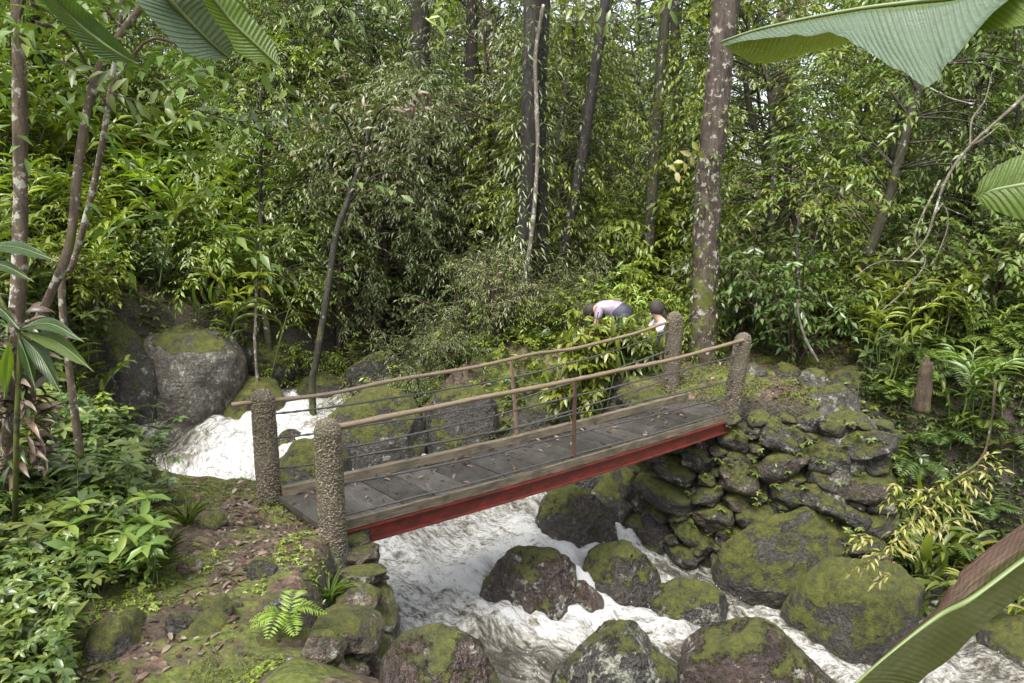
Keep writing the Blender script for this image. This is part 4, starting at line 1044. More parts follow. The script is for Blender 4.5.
t, Q = trunk_tree('young_tree', 'curved grey brown thin trunk bending right behind the banana leaves at top left', [(8, 440, 5.1), (30, 340, 5.15), (52, 290, 5.2), (74, 225, 5.2), (84, 120, 5.3), (108, 50, 5.4), (142, 10, 5.5)], 8, B_mott, seed=14, extend=2, crad=1.4, limbs=5, cmat=G_mid, taper=(1.3, .75))
t, Q = trunk_tree('young_tree', 'thin second stem crossing behind the curved trunk at the left', [(62, 300, 5.6), (84, 225, 5.6), (97, 170, 5.6), (108, 110, 5.7)], 6, B_mott, seed=15, extend=1.2, crad=.8, limbs=4, cmat=G_mid)
t, Q = trunk_tree('sapling', 'pale stemmed sapling with fresh leaves above the huge grey boulder', [(255, 345, 12.2), (256, 310, 12.2), (257, 272, 12.2)], 2.8, B_grey, seed=16, extend=0, cat='sapling', sides=6)
rs = np.random.RandomState(4); L = Leaves()
tp = Q[-1] - np.array(t.location)
for k in range(9):
    a = k / 9 * 6.283; L.add((tp[None], np.array([[math.cos(a), math.sin(a), .35]]), np.array([[0, 0, 1.]]), np.array([.38]), np.array([.10])))
for k in range(6):
    a = k / 6 * 6.283 + .4; L.add((tp[None] - [0, 0, .15], np.array([[math.cos(a), math.sin(a), -.05]]), np.array([[0, 0, 1.]]), np.array([.36]), np.array([.10])))
L.add((tp[None], np.array([[.1, .1, 1.]]), np.array([[1., 0, 0]]), np.array([.4]), np.array([.1])))
link('foliage', L.mesh('sapling_leaves', 'strap', G_lime), t)
# the pale arching dead branches at the upper right
def dead(label, name, lines, rpx, bark, cat='branch'):
    o0 = WY(*lines[0][0]); root = empty(name, o0); m = MB()
    for i, l in enumerate(lines):
        P = px_line(l); r = (rpx if i == 0 else rpx * .55) * mpp(l[0][2]) / 2
        m.add(*tube(P - o0, np.linspace(r, r * .5, len(P)), 7, True, .15, i, 9))
    m.build('bough', [bark], root); tag(root, label, cat); return root
dead('pale crooked bare branch arching down from the right edge below the big banana leaf', 'bare_branch',
     [[(1040, 80, 6.4), (1012, 108, 6.4), (970, 146, 6.4), (946, 180, 6.4), (934, 215, 6.4), (925, 240, 6.4), (905, 262, 6.4)],
      [(970, 146, 6.4), (984, 138, 6.4), (1003, 125, 6.4), (1012, 140, 6.4), (1030, 165, 6.4)],
      [(934, 215, 6.4), (943, 205, 6.5), (948, 225, 6.5), (935, 262, 6.5)], [(970, 146, 6.4), (972, 120, 6.5), (985, 100, 6.5), (992, 72, 6.5)], [(972, 104, 6.5), (950, 98, 6.6), (930, 88, 6.6)]], 3.6, B_grey)
dead('thin hanging vine looping below the pale bare branch at the right', 'hanging_vine', [[(940, 180, 7.0), (915, 235, 7.0), (925, 262, 7.0), (905, 290, 7.0), (880, 312, 7.0)], [(925, 262, 7.0), (880, 262, 7.1), (850, 280, 7.1)]], 2.2, B_grey, 'vine')
dead('pale curved stick standing on the bank behind the right end post', 'leaning_stick', [[(818, 362, 9.6), (806, 340, 9.6), (799, 318, 9.6), (797, 300, 9.6)]], 3.5, B_grey, 'stick')
dead('dark dead stem with bare twigs behind the leaning stick', 'bare_sapling', [[(800, 330, 10.4), (799, 290, 10.4), (797, 250, 10.4), (799, 215, 10.4)], [(798, 270, 10.4), (812, 250, 10.4), (818, 230, 10.4)]], 5, B_dark, 'dead tree')
# stump post
def stump():
    P = px_line([(921, 412, 7.3), (924, 385, 7.3), (926, 362, 7.3)]); o0 = P[0]; root = empty('tree_stump', o0)
    r = 7 * mpp(7.3); m = MB(); V, Fs = tube(P[::3] - o0, np.linspace(r * 1.15, r * .85, len(P[::3])), 14, True, .22, 3, 14)
    m.add(V, Fs); m.build('stump', [B_brown], root, True)
    m = MB(); m.add(*tube(np.array([P[-1] - o0 - [0, 0, .03], P[-1] - o0 + [.01, 0, .045]]), np.array([r * .55, r * .3]), 7, True, .3, 5, 20)); m.build('broken_top', [B_brown], root, False)
    tag(root, 'short rotting brown stump standing on the right bank', 'stump')
stump()
# old bromeliad and dead-leaf mass around the left trunk
def skirt():
    o0 = WY(16, 360, 5.0); root = empty('epiphyte_cluster', o0); rs = np.random.RandomState(8); L = Leaves(); L2 = Leaves()
    for k in range(300):
        z = rs.uniform(-.85, .38); a = rs.rand() * 6.283; p = np.array([math.cos(a) * .10 + z * .07, math.sin(a) * .10, z])
        d = np.array([math.cos(a), math.sin(a), rs.uniform(-.9, .7)]) + rs.normal(size=3) * .3
        (L if rs.rand() < .72 else L2).add((p[None], nrmz(d)[None], np.array([[0, 0, 1.]]) + rs.normal(size=(1, 3)) * .4, np.array([rs.uniform(.10, .24)]), np.array([rs.uniform(.03, .055)])))
    link('dead_leaves', L.mesh('dead_leaves', 'strap', G_dead), root); link('green_leaves', L2.mesh('green_leaves', 'strap', G_deep), root)
    tag(root, 'brown clump of dead leaves and epiphytes wrapped round the left thin trunks', 'plant')
skirt()

# ------------------------------------------------------------------ undergrowth, one prototype kind at a time
P_broad = [shrub(20 + i, 1.9, 1.0, 13, 9, .13, .048, (G_mid, G_deep, G_mid)[i], 'broadleaf_shrub', tw_len=.4) for i in range(3)]
P_lime = [shrub(30 + i, 1.4, .8, 12, 8, .12, .042, G_lime, 'fresh_green_shrub', tw_len=.35) for i in range(3)]
P_narrow = [shrub(40 + i, 2.4, 1.3, 20, 14, .115, .024, (G_grey, G_bamb, G_grey)[i], 'narrow_leaved_shrub', tw_len=.45, sag=.35, hang=.25, nl=11, low=.08, spread=.9) for i in range(3)]
P_tree = [crown_tree(50 + i, 6.5, 2.0, .09, 150, .125, .044, (G_mid, G_grey, G_mid, G_lime)[i], B_olive, zlo=(.08, .1, .2, .15)[i], lean=.06) for i in range(4)]
P_bamb = [crown_tree(60 + i, 7.5, 2.0, .06, 170, .13, .027, (G_grey, G_bamb, G_grey)[i], B_brown, name='narrow_leaved_tree', zlo=.06, hang=.35, sag=.35, lean=.05, nl=12) for i in range(3)]
P_fartree = [crown_tree(70 + i, 11.5, 3.2, .16, 150, .24, .10, (G_far, G_lime, G_grey)[i], B_olive, name='canopy_tree', zlo=.12, lean=.04, nl=12, tw=.9) for i in range(3)]
P_ging = [ginger(80 + i, 7, 1.5, .42, .075, (G_lime, G_mid, G_lime)[i]) for i in range(3)]
P_fern = [fern(90 + i, 9, .6, (G_deep, G_mid)[i]) for i in range(2)]
P_herb = [herb(100 + i, 12, .30, .095, .042, (G_deep, G_mid, G_mid, G_lime)[i], 'leafy_herb', spread=.20) for i in range(4)]
P_herbL = [herb(110 + i, 9, .50, .16, .062, (G_deep, G_mid)[i], 'large_leaved_herb', spread=.22) for i in range(2)]

far = lambda x, y: dch(x, y)[0] > .3
def bare(x, y, m=1.7):
    # keep a clear view of the trunks that stand out in the photo
    for (px, Yd) in ((524, 12.6), (541, 13.0), (575, 13.2), (424, 14.5)):
        if y < Yd + 1.2 and abs(x - (px - 512) / FPX * y) < m: return False
    return True
# deep forest first
scatter(P_fartree, 46, (-26, 26), (21, 38), .75, 1.15, 'tall leafy canopy tree in the far forest behind the bridge', 'tree', 'far canopy trees', mind=3.0, seed=1, ok=lambda x, y: abs(x) < y * .85 and not (.30 < x / y < .42) and not (y < 27 and .05 < x / y < .22))
# left hill
lh = lambda x, y: -.80 * y < x < -.40 * y and dch(x, y)[0] > .35 and not (x > -.54 * y and y < 12.6)
scatter(P_lime, 16, (-11, -3.6), (8.4, 12.8), .5, .95, 'yellowish green shrub on the left bank above the dead leaf clump', 'shrub', 'yellowish green shrubs at the left', mind=.7, seed=31, ok=lambda x, y: lh(x, y) and x < -.53 * y)
scatter(P_ging, 16, (-11, -4), (9, 13), .7, 1.1, 'arching long-leaved ginger clump on the left bank', 'plant', 'ginger clumps at the left', mind=.7, seed=32, ok=lambda x, y: lh(x, y) and x < -.50 * y)
scatter(P_herbL, 22, (-9, -4), (8.5, 13), .9, 1.5, 'large leaved herb on the left bank by the stream', 'plant', 'large herbs on the left bank', mind=.4, seed=33, ok=lh)
scatter(P_tree, 4, (-13, -6.5), (14, 16), .7, 1.0, 'leafy small tree on the left slope', 'tree', 'small trees on the left slope', mind=1.4, seed=34, ok=lambda x, y: -.85 * y < x < -.5 * y)
scatter(P_tree, 9, (-16, -4), (17, 22), .8, 1.2, 'leafy small tree on the slope behind the stream at the upper left', 'tree', 'small trees on the left slope', mind=1.7, seed=2, ok=lambda x, y: far(x, y) and -.85 * y < x < -.22 * y)
scatter(P_ging, 60, (-13, -3.8), (12.3, 18), 1.1, 1.9, 'arching long-leaved ginger clump on the left slope', 'plant', 'ginger clumps at the left', mind=.75, seed=3, ok=lambda x, y: far(x, y) and -.78 * y < x < -.32 * y and y > 12.6)
scatter(P_lime, 30, (-12, -2.5), (12.5, 17), .7, 1.2, 'yellowish green shrub on the left slope among the ginger clumps', 'shrub', 'yellowish green shrubs at the left', mind=.8, seed=4, ok=lambda x, y: far(x, y) and -.78 * y < x < -.25 * y)
scatter(P_broad, 14, (-10, -4.5), (12.4, 16), .6, .9, 'dark green broadleaf shrub on the left slope beside the stream', 'shrub', 'dark shrubs on the left slope', mind=1.0, seed=5, ok=lambda x, y: far(x, y) and -.75 * y < x < -.3 * y)
scatter(P_fern, 18, (-4.9, -2.0), (11.3, 14), .7, 1.3, 'arching fern on the steep bank behind the pale sapling', 'fern', 'ferns on the far left bank', mind=.3, seed=51, ok=lambda x, y: dch(x, y)[0] > -.1 and -.42 * y < x < -.16 * y and dch(x, y)[1] > 0)
scatter(P_lime, 12, (-4.9, -1.6), (11.6, 14.5), .45, .8, 'fresh green bush on the steep bank behind the pale sapling', 'shrub', 'fresh bushes on the steep bank', mind=.5, seed=52, ok=lambda x, y: dch(x, y)[0] > .1 and -.42 * y < x < -.16 * y)
# centre thicket
scatter(P_bamb, 15, (-6, 2.0), (13.2, 20), .75, 1.1, 'grey green narrow-leaved tree in the thicket behind the left half of the bridge', 'tree', 'narrow-leaved trees behind the bridge', mind=.9, seed=6, ok=lambda x, y: far(x, y) and -.33 * y < x < .04 * y and bare(x, y))
scatter(P_tree, 18, (-6, 2.6), (13, 20), .75, 1.1, 'leafy green tree among the narrow-leaved trees behind the bridge', 'tree', 'leafy trees behind the bridge', mind=1.2, seed=21, ok=lambda x, y: far(x, y) and -.36 * y < x < .10 * y and bare(x, y))
scatter(P_narrow, 20, (-3.0, 1.2), (11.4, 14), .45, .8, 'bushy narrow-leaved shrub overhanging the stream behind the bridge', 'shrub', 'narrow-leaved shrubs over the stream', mind=.6, seed=7, ok=lambda x, y: dch(x, y)[0] > -.2 and -.21 * y < x < .10 * y)
scatter(P_lime, 16, (-4.2, 1.4), (11.4, 13.6), .5, .85, 'fresh green shrub at the stream edge behind the bridge', 'shrub', 'fresh green shrubs at the stream edge', mind=.8, seed=41, ok=lambda x, y: dch(x, y)[0] > .1 and -.33 * y < x < .10 * y)
# behind the right half of the bridge
scatter(P_lime, 26, (.3, 4.0), (11.0, 19), .5, .9, 'light green low shrub behind the right half of the bridge', 'shrub', 'light green shrubs behind the bridge', mind=.7, seed=8, ok=lambda x, y: far(x, y) and .03 * y < x < .24 * y)
scatter(P_lime, 26, (1.0, 4.6), (14, 20), 1.2, 1.9, 'tall yellow green shrub in the lighter gap beyond the people', 'shrub', 'yellow green shrubs beyond the people', mind=.8, seed=39, ok=lambda x, y: .05 * y < x < .23 * y)
scatter(P_tree, 7, (.5, 7.0), (20, 25), .75, 1.1, 'slim leafy tree far behind the people on the right half', 'tree', 'slim trees behind the people', mind=1.6, seed=9, ok=lambda x, y: .03 * y < x < .30 * y)
# right side
scatter(P_tree, 17, (3, 13), (11.5, 18), .7, 1.05, 'leafy small tree in the dense growth at the right behind the path', 'tree', 'small trees at the right', mind=1.4, seed=10, ok=lambda x, y: .34 * y < x < .82 * y)
scatter(P_broad, 34, (2.9, 10), (10.2, 14), .6, 1.1, 'glossy broadleaf shrub lining the path on the right bank', 'shrub', 'broadleaf shrubs on the right bank', mind=.75, seed=11, ok=lambda x, y: .31 * y < x < .8 * y and not (.165 * y < x < .345 * y and y < 11.3))
scatter(P_ging, 14, (4.6, 8), (7.9, 10.5), .55, .95, 'arching ginger clump with ribbon leaves near the right edge', 'plant', 'ginger clumps near the right edge', mind=.6, seed=12, ok=lambda x, y: .52 * y < x < .8 * y)
scatter(P_fern, 26, (3.6, 7.4), (6.9, 9.6), .6, 1.0, 'dark fern on the shaded right bank below the stump', 'fern', 'ferns on the shaded right bank', mind=.3, seed=13, ok=lambda x, y: .50 * y < x < .8 * y and dch(x, y)[0] > .2)
scatter(P_herbL, 44, (3.6, 7.4), (6.9, 10), .6, 1.1, 'broad leaved herb on the right bank around the stump', 'plant', 'herbs on the right bank', mind=.4, seed=14, ok=lambda x, y: .48 * y < x < .8 * y and dch(x, y)[0] > .25)
# left foreground bank
def lok(x, y):
    u, v = px_of(x, y, gz(x, y)); d, s = dch(x, y)
    return -40 < u < 138 - max(0, v - 560) * .30 and d > .2 and s < 0 and y > 3.3 and not (66 < u < 168 and v > 585)
scatter(P_herb, 40, (-7.5, -1.6), (3.3, 9.5), .8, 1.2, 'low leafy herb in the green tangle covering the near left bank', 'plant', 'leafy herbs on the near left bank', mind=.45, seed=15, ok=lok)
scatter(P_herbL, 46, (-8, -2), (4.4, 9.8), .7, 1.2, 'glossy broad-leaved herb in the tangle on the near left bank', 'plant', 'glossy herbs on the near left bank', mind=.3, seed=16, ok=lok)
scatter(P_fern, 16, (-6, -1.9), (3.2, 8), .5, .9, 'small green fern among the herbs of the near left bank', 'fern', 'ferns on the near left bank', mind=.4, seed=17, ok=lok)

# ------------------------------------------------------------------ big leaves close to the viewer
def banana_mat(name, top, under, dry=0.0, gloss=.22, trans=.4, spec=.6, ribs=.006):
    g = N(name); uv = g.coord('UV'); geo = g.node('ShaderNodeNewGeometry'); s = g.sep(uv)
    av = g.math('ABSOLUTE', s[1])
    # side veins sweep forward from the rib
    cmb = g.node('ShaderNodeCombineXYZ'); g.lk(g.math('SUBTRACT', s[0], g.math('MULTIPLY', av, .05)), cmb.inputs[0])
    w = g.node('ShaderNodeTexWave', wave_type='BANDS', bands_direction='X'); g.lk(cmb.outputs[0], w.inputs['Vector']); w.inputs['Scale'].default_value = 22; w.inputs['Distortion'].default_value = 1.2; w.inputs['Detail'].default_value = 2
    rib = g.ramp(av, [(0.0, 1.0), (0.05, 0.0)])
    n = g.noise(uv, 6, 5, .6)
    ct = g.mix(n, top[0], top[1]); cu = g.mix(n, under[0], under[1])
    c = g.mix(geo.outputs['Backfacing'], ct, cu)
    c = g.mix(g.math('MULTIPLY', g.math('MULTIPLY', g.ramp(w.outputs['Fac'], [(.45, 0), (.95, 1)]), g.noise(uv, 4, 4, .6)), .6), c, tuple(x * 1.25 for x in top[1]))
    c = g.mix(rib, c, (0.14, 0.17, 0.04))
    spots = g.ramp(g.noise(uv, 45, 3, .6), [(.70, 0), (.74, .7)]); c = g.mix(spots, c, (0.10, 0.06, 0.03))
    if dry:
        m = g.ramp(g.math('ADD', g.math('MULTIPLY', s[1], 1.0), g.math('MULTIPLY', g.math('SUBTRACT', g.noise(uv, 7, 6, .7), .5), 1.6)), [(.12, 0), (.35, dry)])
        c = g.mix(m, c, g.mix(g.ramp(g.noise(uv, 14, 5, .7), [(.35, 0), (.65, 1)]), (0.025, 0.014, 0.009), (0.085, 0.056, 0.040)))
    drops = g.voro(uv, 70, 'Distance'); 
    bh = g.math('ADD', g.math('MULTIPLY', w.outputs['Fac'], .6), g.math('MULTIPLY', g.ramp(drops, [(.12, 1), (.25, 0)]), .5))
    bp = g.bump(bh, .6, ribs)
    p = g.principled(c, g.ramp(g.noise(uv, 9, 4, .6), [(.35, gloss), (.7, gloss + .2)]), bp, spec)
    t = g.node('ShaderNodeBsdfTranslucent'); g.lk(g.mix(1.0, c, (1.3, 1.4, .5), 'MULTIPLY'), t.inputs['Color'])
    ms = g.node('ShaderNodeMixShader'); ms.inputs[0].default_value = trans; g.lk(p, ms.inputs[1]); g.lk(t.outputs[0], ms.inputs[2])
    return g.done(ms.outputs[0])
M_ban = banana_mat('banana_leaf_glossy', ((0.028, 0.055, 0.014), (0.05, 0.085, 0.022)), ((0.04, 0.065, 0.010), (0.065, 0.09, 0.014)))
M_banG = banana_mat('banana_leaf_waxy', ((0.045, 0.072, 0.036), (0.085, 0.115, 0.066)), ((0.07, 0.10, 0.010), (0.11, 0.135, 0.016)), gloss=.14, trans=.15)
M_banD = banana_mat('banana_leaf_torn', ((0.012, 0.015, 0.002), (0.020, 0.023, 0.003)), ((0.013, 0.016, 0.002), (0.021, 0.024, 0.003)), dry=1.0, gloss=.55, trans=.05, spec=.12, ribs=.0015)
M_banY = banana_mat('banana_leaf_backlit', ((0.07, 0.115, 0.012), (0.10, 0.15, 0.018)), ((0.07, 0.115, 0.012), (0.10, 0.15, 0.018)), gloss=.35, trans=.55)
def big_leaf(name, mid, ea, eb, mat, parent, off, ripple=.012, n=60, seed=0, ragged=0.0, label=None, rib=.008):
    M = spline([WY(*p) for p in mid], n); A = spline([WY(*p) for p in ea], n); B = spline([WY(*p) for p in eb], n)
    ts = np.linspace(-1, 1, 25); L = np.concatenate([[0], np.cumsum(np.linalg.norm(np.diff(M, axis=0), axis=1))])
    nm = nrmz(np.cross(np.gradient(M, axis=0), A - B + 1e-6)); Vs = []; uv = []
    for t in ts:
        E_ = A if t > 0 else B; a = abs(t)
        if ragged and t > 0: k = 1 - ragged * np.maximum(0, noise2(L * 26 + seed, L * 0) + noise2(L * 90, L * 0) * .6)
        else: k = 1
        P = M + (E_ - M) * (a * k)[:, None] if ragged and t > 0 else M + (E_ - M) * a
        arch = math.sin(a * math.pi) * .06 * np.linalg.norm(E_ - M, axis=1)
        rp = ripple * a * (noise2(L * 14 + seed + 5 * (t > 0), L * 0 + a * 1.2) * 2 + .4 * noise2(L * 45 + seed, L * 0 + a))
        P = P + nm * (arch + rp)[:, None]
        Vs.append(P); uv.append(np.stack([L, np.full(n, t)], 1))
    V = np.stack(Vs, 1).reshape(-1, 3) - off; UV = np.stack(uv, 1).reshape(-1, 2); k = len(ts)
    i = np.arange(n - 1)[:, None] * k + np.arange(k - 1)[None]
    F = np.stack([i, i + 1, i + k + 1, i + k], -1).reshape(-1, 4)
    o = link(name, mk_mesh(name, V, [F], [mat], None, True, UV), parent)
    if label: o['label'] = label
    m = MB(); m.add(*tube(M - off - nm * rib * .4, np.linspace(rib * .35, rib, n), 7)); r = m.build('midrib', [M_cane], o)
    return o, M
def petiole(parent, off, pts, r0, r1):
    m = MB(); P = spline(pts, 24); m.add(*tube(P - off, np.linspace(r0, r1, 24), 8)); return m.build('leaf_stalk', [M_cane], parent)
def pseudostem(name, label, x, y, ztop, r=.09):
    o0 = np.array([x, y, gz(x, y) - .1]); root = empty(name, o0); m = MB(); n = 30
    P = spline([(0, 0, 0), (0.02, 0, (ztop - o0[2]) * .5), (-.02, .02, ztop - o0[2])], n); m.add(*tube(P, np.linspace(r * 1.25, r * .6, n), 16, True, .05, 3))
    m.build('stalk', [B_olive], root); tag(root, label, 'plant'); return root, o0
# right-hand plant: its stalk stands outside the picture, three blades reach in
rootR, oR = pseudostem('banana_plant', 'banana plant outside the right edge whose huge wet leaves reach into the picture', 2.05, 1.75, 2.7)
o, M = big_leaf('leaf_blade', [(721, 43, 2.15), (757, 31, 2.1), (805, 20, 2.05), (860, 10, 2.0), (915, 3, 1.95), (965, -4, 1.9), (1030, -30, 1.85)],
         [(721, 43, 2.15), (752, 38, 2.05), (805, 36, 1.95), (860, 52, 1.82), (928, 88, 1.72), (955, 52, 1.75), (1030, -24, 1.84)],
         [(721, 43, 2.15), (735, 52, 2.2), (764, 62, 2.25), (830, 44, 2.3), (900, 30, 2.3), (965, 0, 2.2), (1030, -34, 1.9)], M_banG, rootR, oR, .022, 140, 3, ragged=.12, label='huge waxy grey green banana leaf hanging across the top right corner')
petiole(rootR, oR, [M[-1], WY(1120, -90, 1.82), np.array([2.03, 1.76, 2.7])], .012, .03)
o, M = big_leaf('leaf_blade', [(955, 26, 1.95), (985, 10, 1.9), (1040, -22, 1.85)], [(955, 26, 1.95), (985, 30, 1.86), (1050, 26, 1.8)], [(955, 26, 1.95), (975, 0, 2.0), (1030, -40, 1.95)], M_banY, rootR, oR, .008, 40, 5, label='short yellow green banana leaf behind the huge one at the top right corner')
petiole(rootR, oR, [M[-1], WY(1120, -60, 1.8), np.array([2.04, 1.75, 2.65])], .010, .028)
o, M = big_leaf('leaf_blade', [(974, 196, 1.5), (998, 189, 1.48), (1045, 180, 1.45), (1120, 160, 1.45)], [(974, 196, 1.5), (986, 174, 1.5), (1030, 152, 1.48), (1120, 140, 1.45)], [(974, 196, 1.5), (990, 209, 1.48), (1040, 220, 1.44), (1120, 190, 1.44)], M_banY, rootR, oR, .006, 50, 7, label='bright yellow green banana leaf end at the right edge')
petiole(rootR, oR, [M[-1], WY(1180, 140, 1.5), np.array([2.03, 1.75, 2.3])], .010, .028)
o, M = big_leaf('leaf_blade', [(838, 700, 1.22), (885, 657, 1.24), (937, 616, 1.26), (973, 597, 1.28), (1035, 552, 1.3), (1120, 500, 1.35)],
         [(838, 700, 1.22), (888, 651, 1.27), (937, 608, 1.31), (958, 576, 1.34), (1035, 514, 1.38), (1120, 460, 1.42)],
         [(905, 700, 1.20), (920, 682, 1.20), (957, 650, 1.22), (990, 620, 1.24), (1040, 580, 1.25), (1120, 520, 1.3)], M_banD, rootR, oR, .008, 110, 9, ragged=.35, label='torn banana leaf with dry purplish brown edge crossing the bottom right corner')
petiole(rootR, oR, [M[-1], WY(1250, 430, 1.5), np.array([2.05, 1.75, 1.9])], .012, .028)
rootL, oL = pseudostem('banana_plant', 'banana plant outside the left edge whose leaf ends hang in at the top left', -2.35, 1.9, 3.7)
for (mid, ea, eb, mt, sd, lb) in (
  ([(139, 64, 2.35), (110, 47, 2.32), (76, 20, 2.3), (50, -8, 2.25), (20, -50, 2.2)], [(139, 64, 2.35), (117, 40, 2.3), (88, 14, 2.28), (66, -10, 2.22), (24, -60, 2.2)], [(139, 64, 2.35), (98, 54, 2.36), (62, 22, 2.34), (36, -8, 2.3), (12, -50, 2.2)], M_ban, 11, 'dark olive banana leaf end hanging at the top left'),
  ([(230, 59, 2.05), (208, 40, 2.0), (184, 16, 1.95), (160, -10, 1.9), (110, -60, 1.9)], [(230, 59, 2.05), (233, 44, 2.02), (212, 16, 1.98), (192, -12, 1.94), (120, -75, 1.9)], [(230, 59, 2.05), (192, 56, 1.95), (156, 24, 1.88), (128, -10, 1.85), (95, -50, 1.88)], M_banG, 13, 'glossy grey green banana leaf end lit from above at the top left'),
  ([(279, 66, 2.4), (256, 45, 2.38), (230, 20, 2.35), (205, -10, 2.3), (150, -60, 2.25)], [(279, 66, 2.4), (274, 44, 2.42), (252, 18, 2.4), (224, -12, 2.36), (160, -75, 2.3)], [(279, 66, 2.4), (244, 56, 2.36), (214, 28, 2.33), (188, -8, 2.28), (140, -50, 2.22)], M_banY, 15, 'fresh bright green banana leaf end right of the glossy grey one')):
    o, M = big_leaf('leaf_blade', mid, ea, eb, mt, rootL, oL, .007, 60, sd, label=lb)
    petiole(rootL, oL, [M[-1], (M[-1] + np.array([-2.35, 1.9, 3.7])) / 2 + [0, 0, .3], np.array([-2.35, 1.9, 3.65])], .009, .028)
# plant with lance leaves at the left edge
o0 = WY(20, 335, 4.4); rt = empty('lance_leaved_plant', o0)
for i, (a, b, w, sag) in enumerate((((18, 332), (94, 372), 9, 10), ((20, 335), (62, 396), 9, 8), ((18, 335), (36, 392), 7, 4), ((-20, 246), (58, 262), 7, 6), ((-20, 262), (34, 282), 6, 5), ((15, 330), (84, 342), 7, 12), ((-15, 300), (20, 330), 6, 4), ((10, 336), (4, 400), 7, 3))):
    m_ = [(a[0], a[1], 4.4), ((a[0] + b[0]) / 2, (a[1] + b[1]) / 2 - sag, 4.35), (b[0], b[1], 4.3)]
    dx, dy = b[0] - a[0], b[1] - a[1]; l = math.hypot(dx, dy); nx_, ny_ = -dy / l * w, dx / l * w
    e1 = [m_[0], (m_[1][0] + nx_, m_[1][1] + ny_, 4.3), m_[2]]; e2 = [m_[0], (m_[1][0] - nx_, m_[1][1] - ny_, 4.42), m_[2]]
    big_leaf('leaf_blade', m_, e1, e2, (M_banY, M_ban, M_ban, M_ban, M_ban, M_ban, M_ban, M_banY)[i], rt, o0, .01, 24, i, rib=.004)
m = MB(); m.add(*tube(np.array([[-.3, .15, -1.3], [-.1, 0, -.6], [0, 0, 0], [-.2, 0, .5]]), np.array([.018, .016, .012, .008]), 8)); m.build('stalk', [B_moss], rt)
tag(rt, 'plant with long lance shaped drooping leaves at the left edge by the thin trunks', 'plant')

# ------------------------------------------------------------------ single plants the photo shows
def single(proto_fn, px, py, Yd, rz=0, sc=1.0, label='', cat='plant', ground=True, tilt=(0, 0)):
    r = proto_fn; p = WY(px, py, Yd)
    if ground: p[2] = gz(p[0], p[1])
    r.location = [float(c) for c in p]; r.rotation_euler = (tilt[0], tilt[1], rz); r.scale = (sc,) * 3; tag(r, label, cat); return r
_fn = fern(201, 7, .24, G_fern, up=1.0); _fn.location = [float(c) for c in GP(288, 640)]; tag(_fn, 'bright green young fern growing on the left abutment below the nearest post', 'fern')
def upright(seed, n, H, ll, lw, mat, name='broad_leaf_clump'):
    rs = np.random.RandomState(seed); root = empty(name); L = Leaves(); st = MB()
    for c in range(n):
        a = rs.rand() * 6.283; b = rs.normal(size=3) * [.08, .08, 0]; h = H * rs.uniform(.3, .75); o = np.array([math.cos(a), math.sin(a), 0]) * .25
        e = b + o * h + [0, 0, h]; st.add(*tube(spline([b, (b + e) / 2 - o * .05, e], 7), np.linspace(.016, .007, 7), 5))
        d = nrmz(o * rs.uniform(.6, 2.6) + [0, 0, 1.0]); l = ll * rs.uniform(.75, 1.15)
        L.add((e[None], d[None], nrmz(np.cross(d, np.cross([0, 0, 1.], d)) * -1 + rs.normal(size=3) * .4)[None], np.array([l]), np.array([l * lw / ll])))
    link('foliage', L.mesh(name + '_leaf', 'strap', mat), root); st.build('stem', [M_cane], root); return root
single(upright(210, 11, .85, .50, .14, G_lime), 905, 365, 8.6, .4, 1.0, 'clump of upright broad pointed leaves above the stump')
single(upright(211, 12, .9, .55, .15, G_lime), 962, 362, 8.2, 1.7, 1.0, 'taller clump of upright broad leaves right of the stump')
single(upright(212, 9, .7, .42, .11, G_mid), 1005, 380, 7.8, 2.7, 1.0, 'broad leaved clump touching the right edge beside the stump')
single(upright(213, 8, .55, .36, .11, G_lime), 582, 345, 10.6, 1.0, 1.0, 'fresh plant with big light leaves left of the person in lavender')
single(upright(214, 8, .5, .30, .09, G_lime), 548, 400, 10.4, 2.0, 1.0, 'light green big leaved plant showing between the two handrails')
single(upright(215, 7, .5, .30, .08, G_lime), 612, 395, 10.6, 3.0, 1.0, 'light green plant between the far upright and the far right post')
single(upright(216, 7, .45, .26, .08, G_mid), 640, 385, 10.5, 4.0, 1.0, 'leafy plant just left of the darker post by the mossy tree')
single(upright(217, 12, 1.3, .5, .10, G_lime), 215, 300, 12.8, 4.0, 1.0, 'tall pale green lance leaved plant above the top left of the huge grey boulder')
for i, (px, Yd, h) in enumerate(((590, 9.85, 1.3), (602, 9.8, 1.08), (618, 9.85, .98), (636, 9.95, .72), (650, 9.9, .60), (663, 9.95, .5))):
    _p = WY(px, 340, Yd); h += max(0, -gz(_p[0], _p[1])) * 1.2
    single(upright(230 + i, 9, h, .26, .08, (G_lime, G_mid)[i % 2], 'leafy_plant'), px, 340, Yd, i, 1.0, ('fresh leafy plant hiding the legs of the person in lavender, ' if i < 3 else 'fresh leafy plant in front of the squatting person, ') + ('leftmost of three', 'middle of three', 'rightmost of three')[i % 3])
def top_h(px, ytop, Yd): p = WY(px, ytop, Yd); return float(p[2] - gz(p[0], p[1]))
single(shrub(240, top_h(588, 303, 9.9), .30, 16, 10, .15, .06, G_lime, 'fresh_green_shrub', tw_len=.22, low=.35), 588, 340, 9.9, 1.0, 1.0, 'dense fresh green bush hiding the arms of the person in lavender', 'shrub')
single(shrub(241, top_h(622, 318, 9.9), .34, 12, 9, .13, .05, G_mid, 'broadleaf_shrub', tw_len=.25, low=.35), 622, 340, 9.9, 2.0, 1.0, 'dense green bush hiding the trousers of the person in lavender', 'shrub')
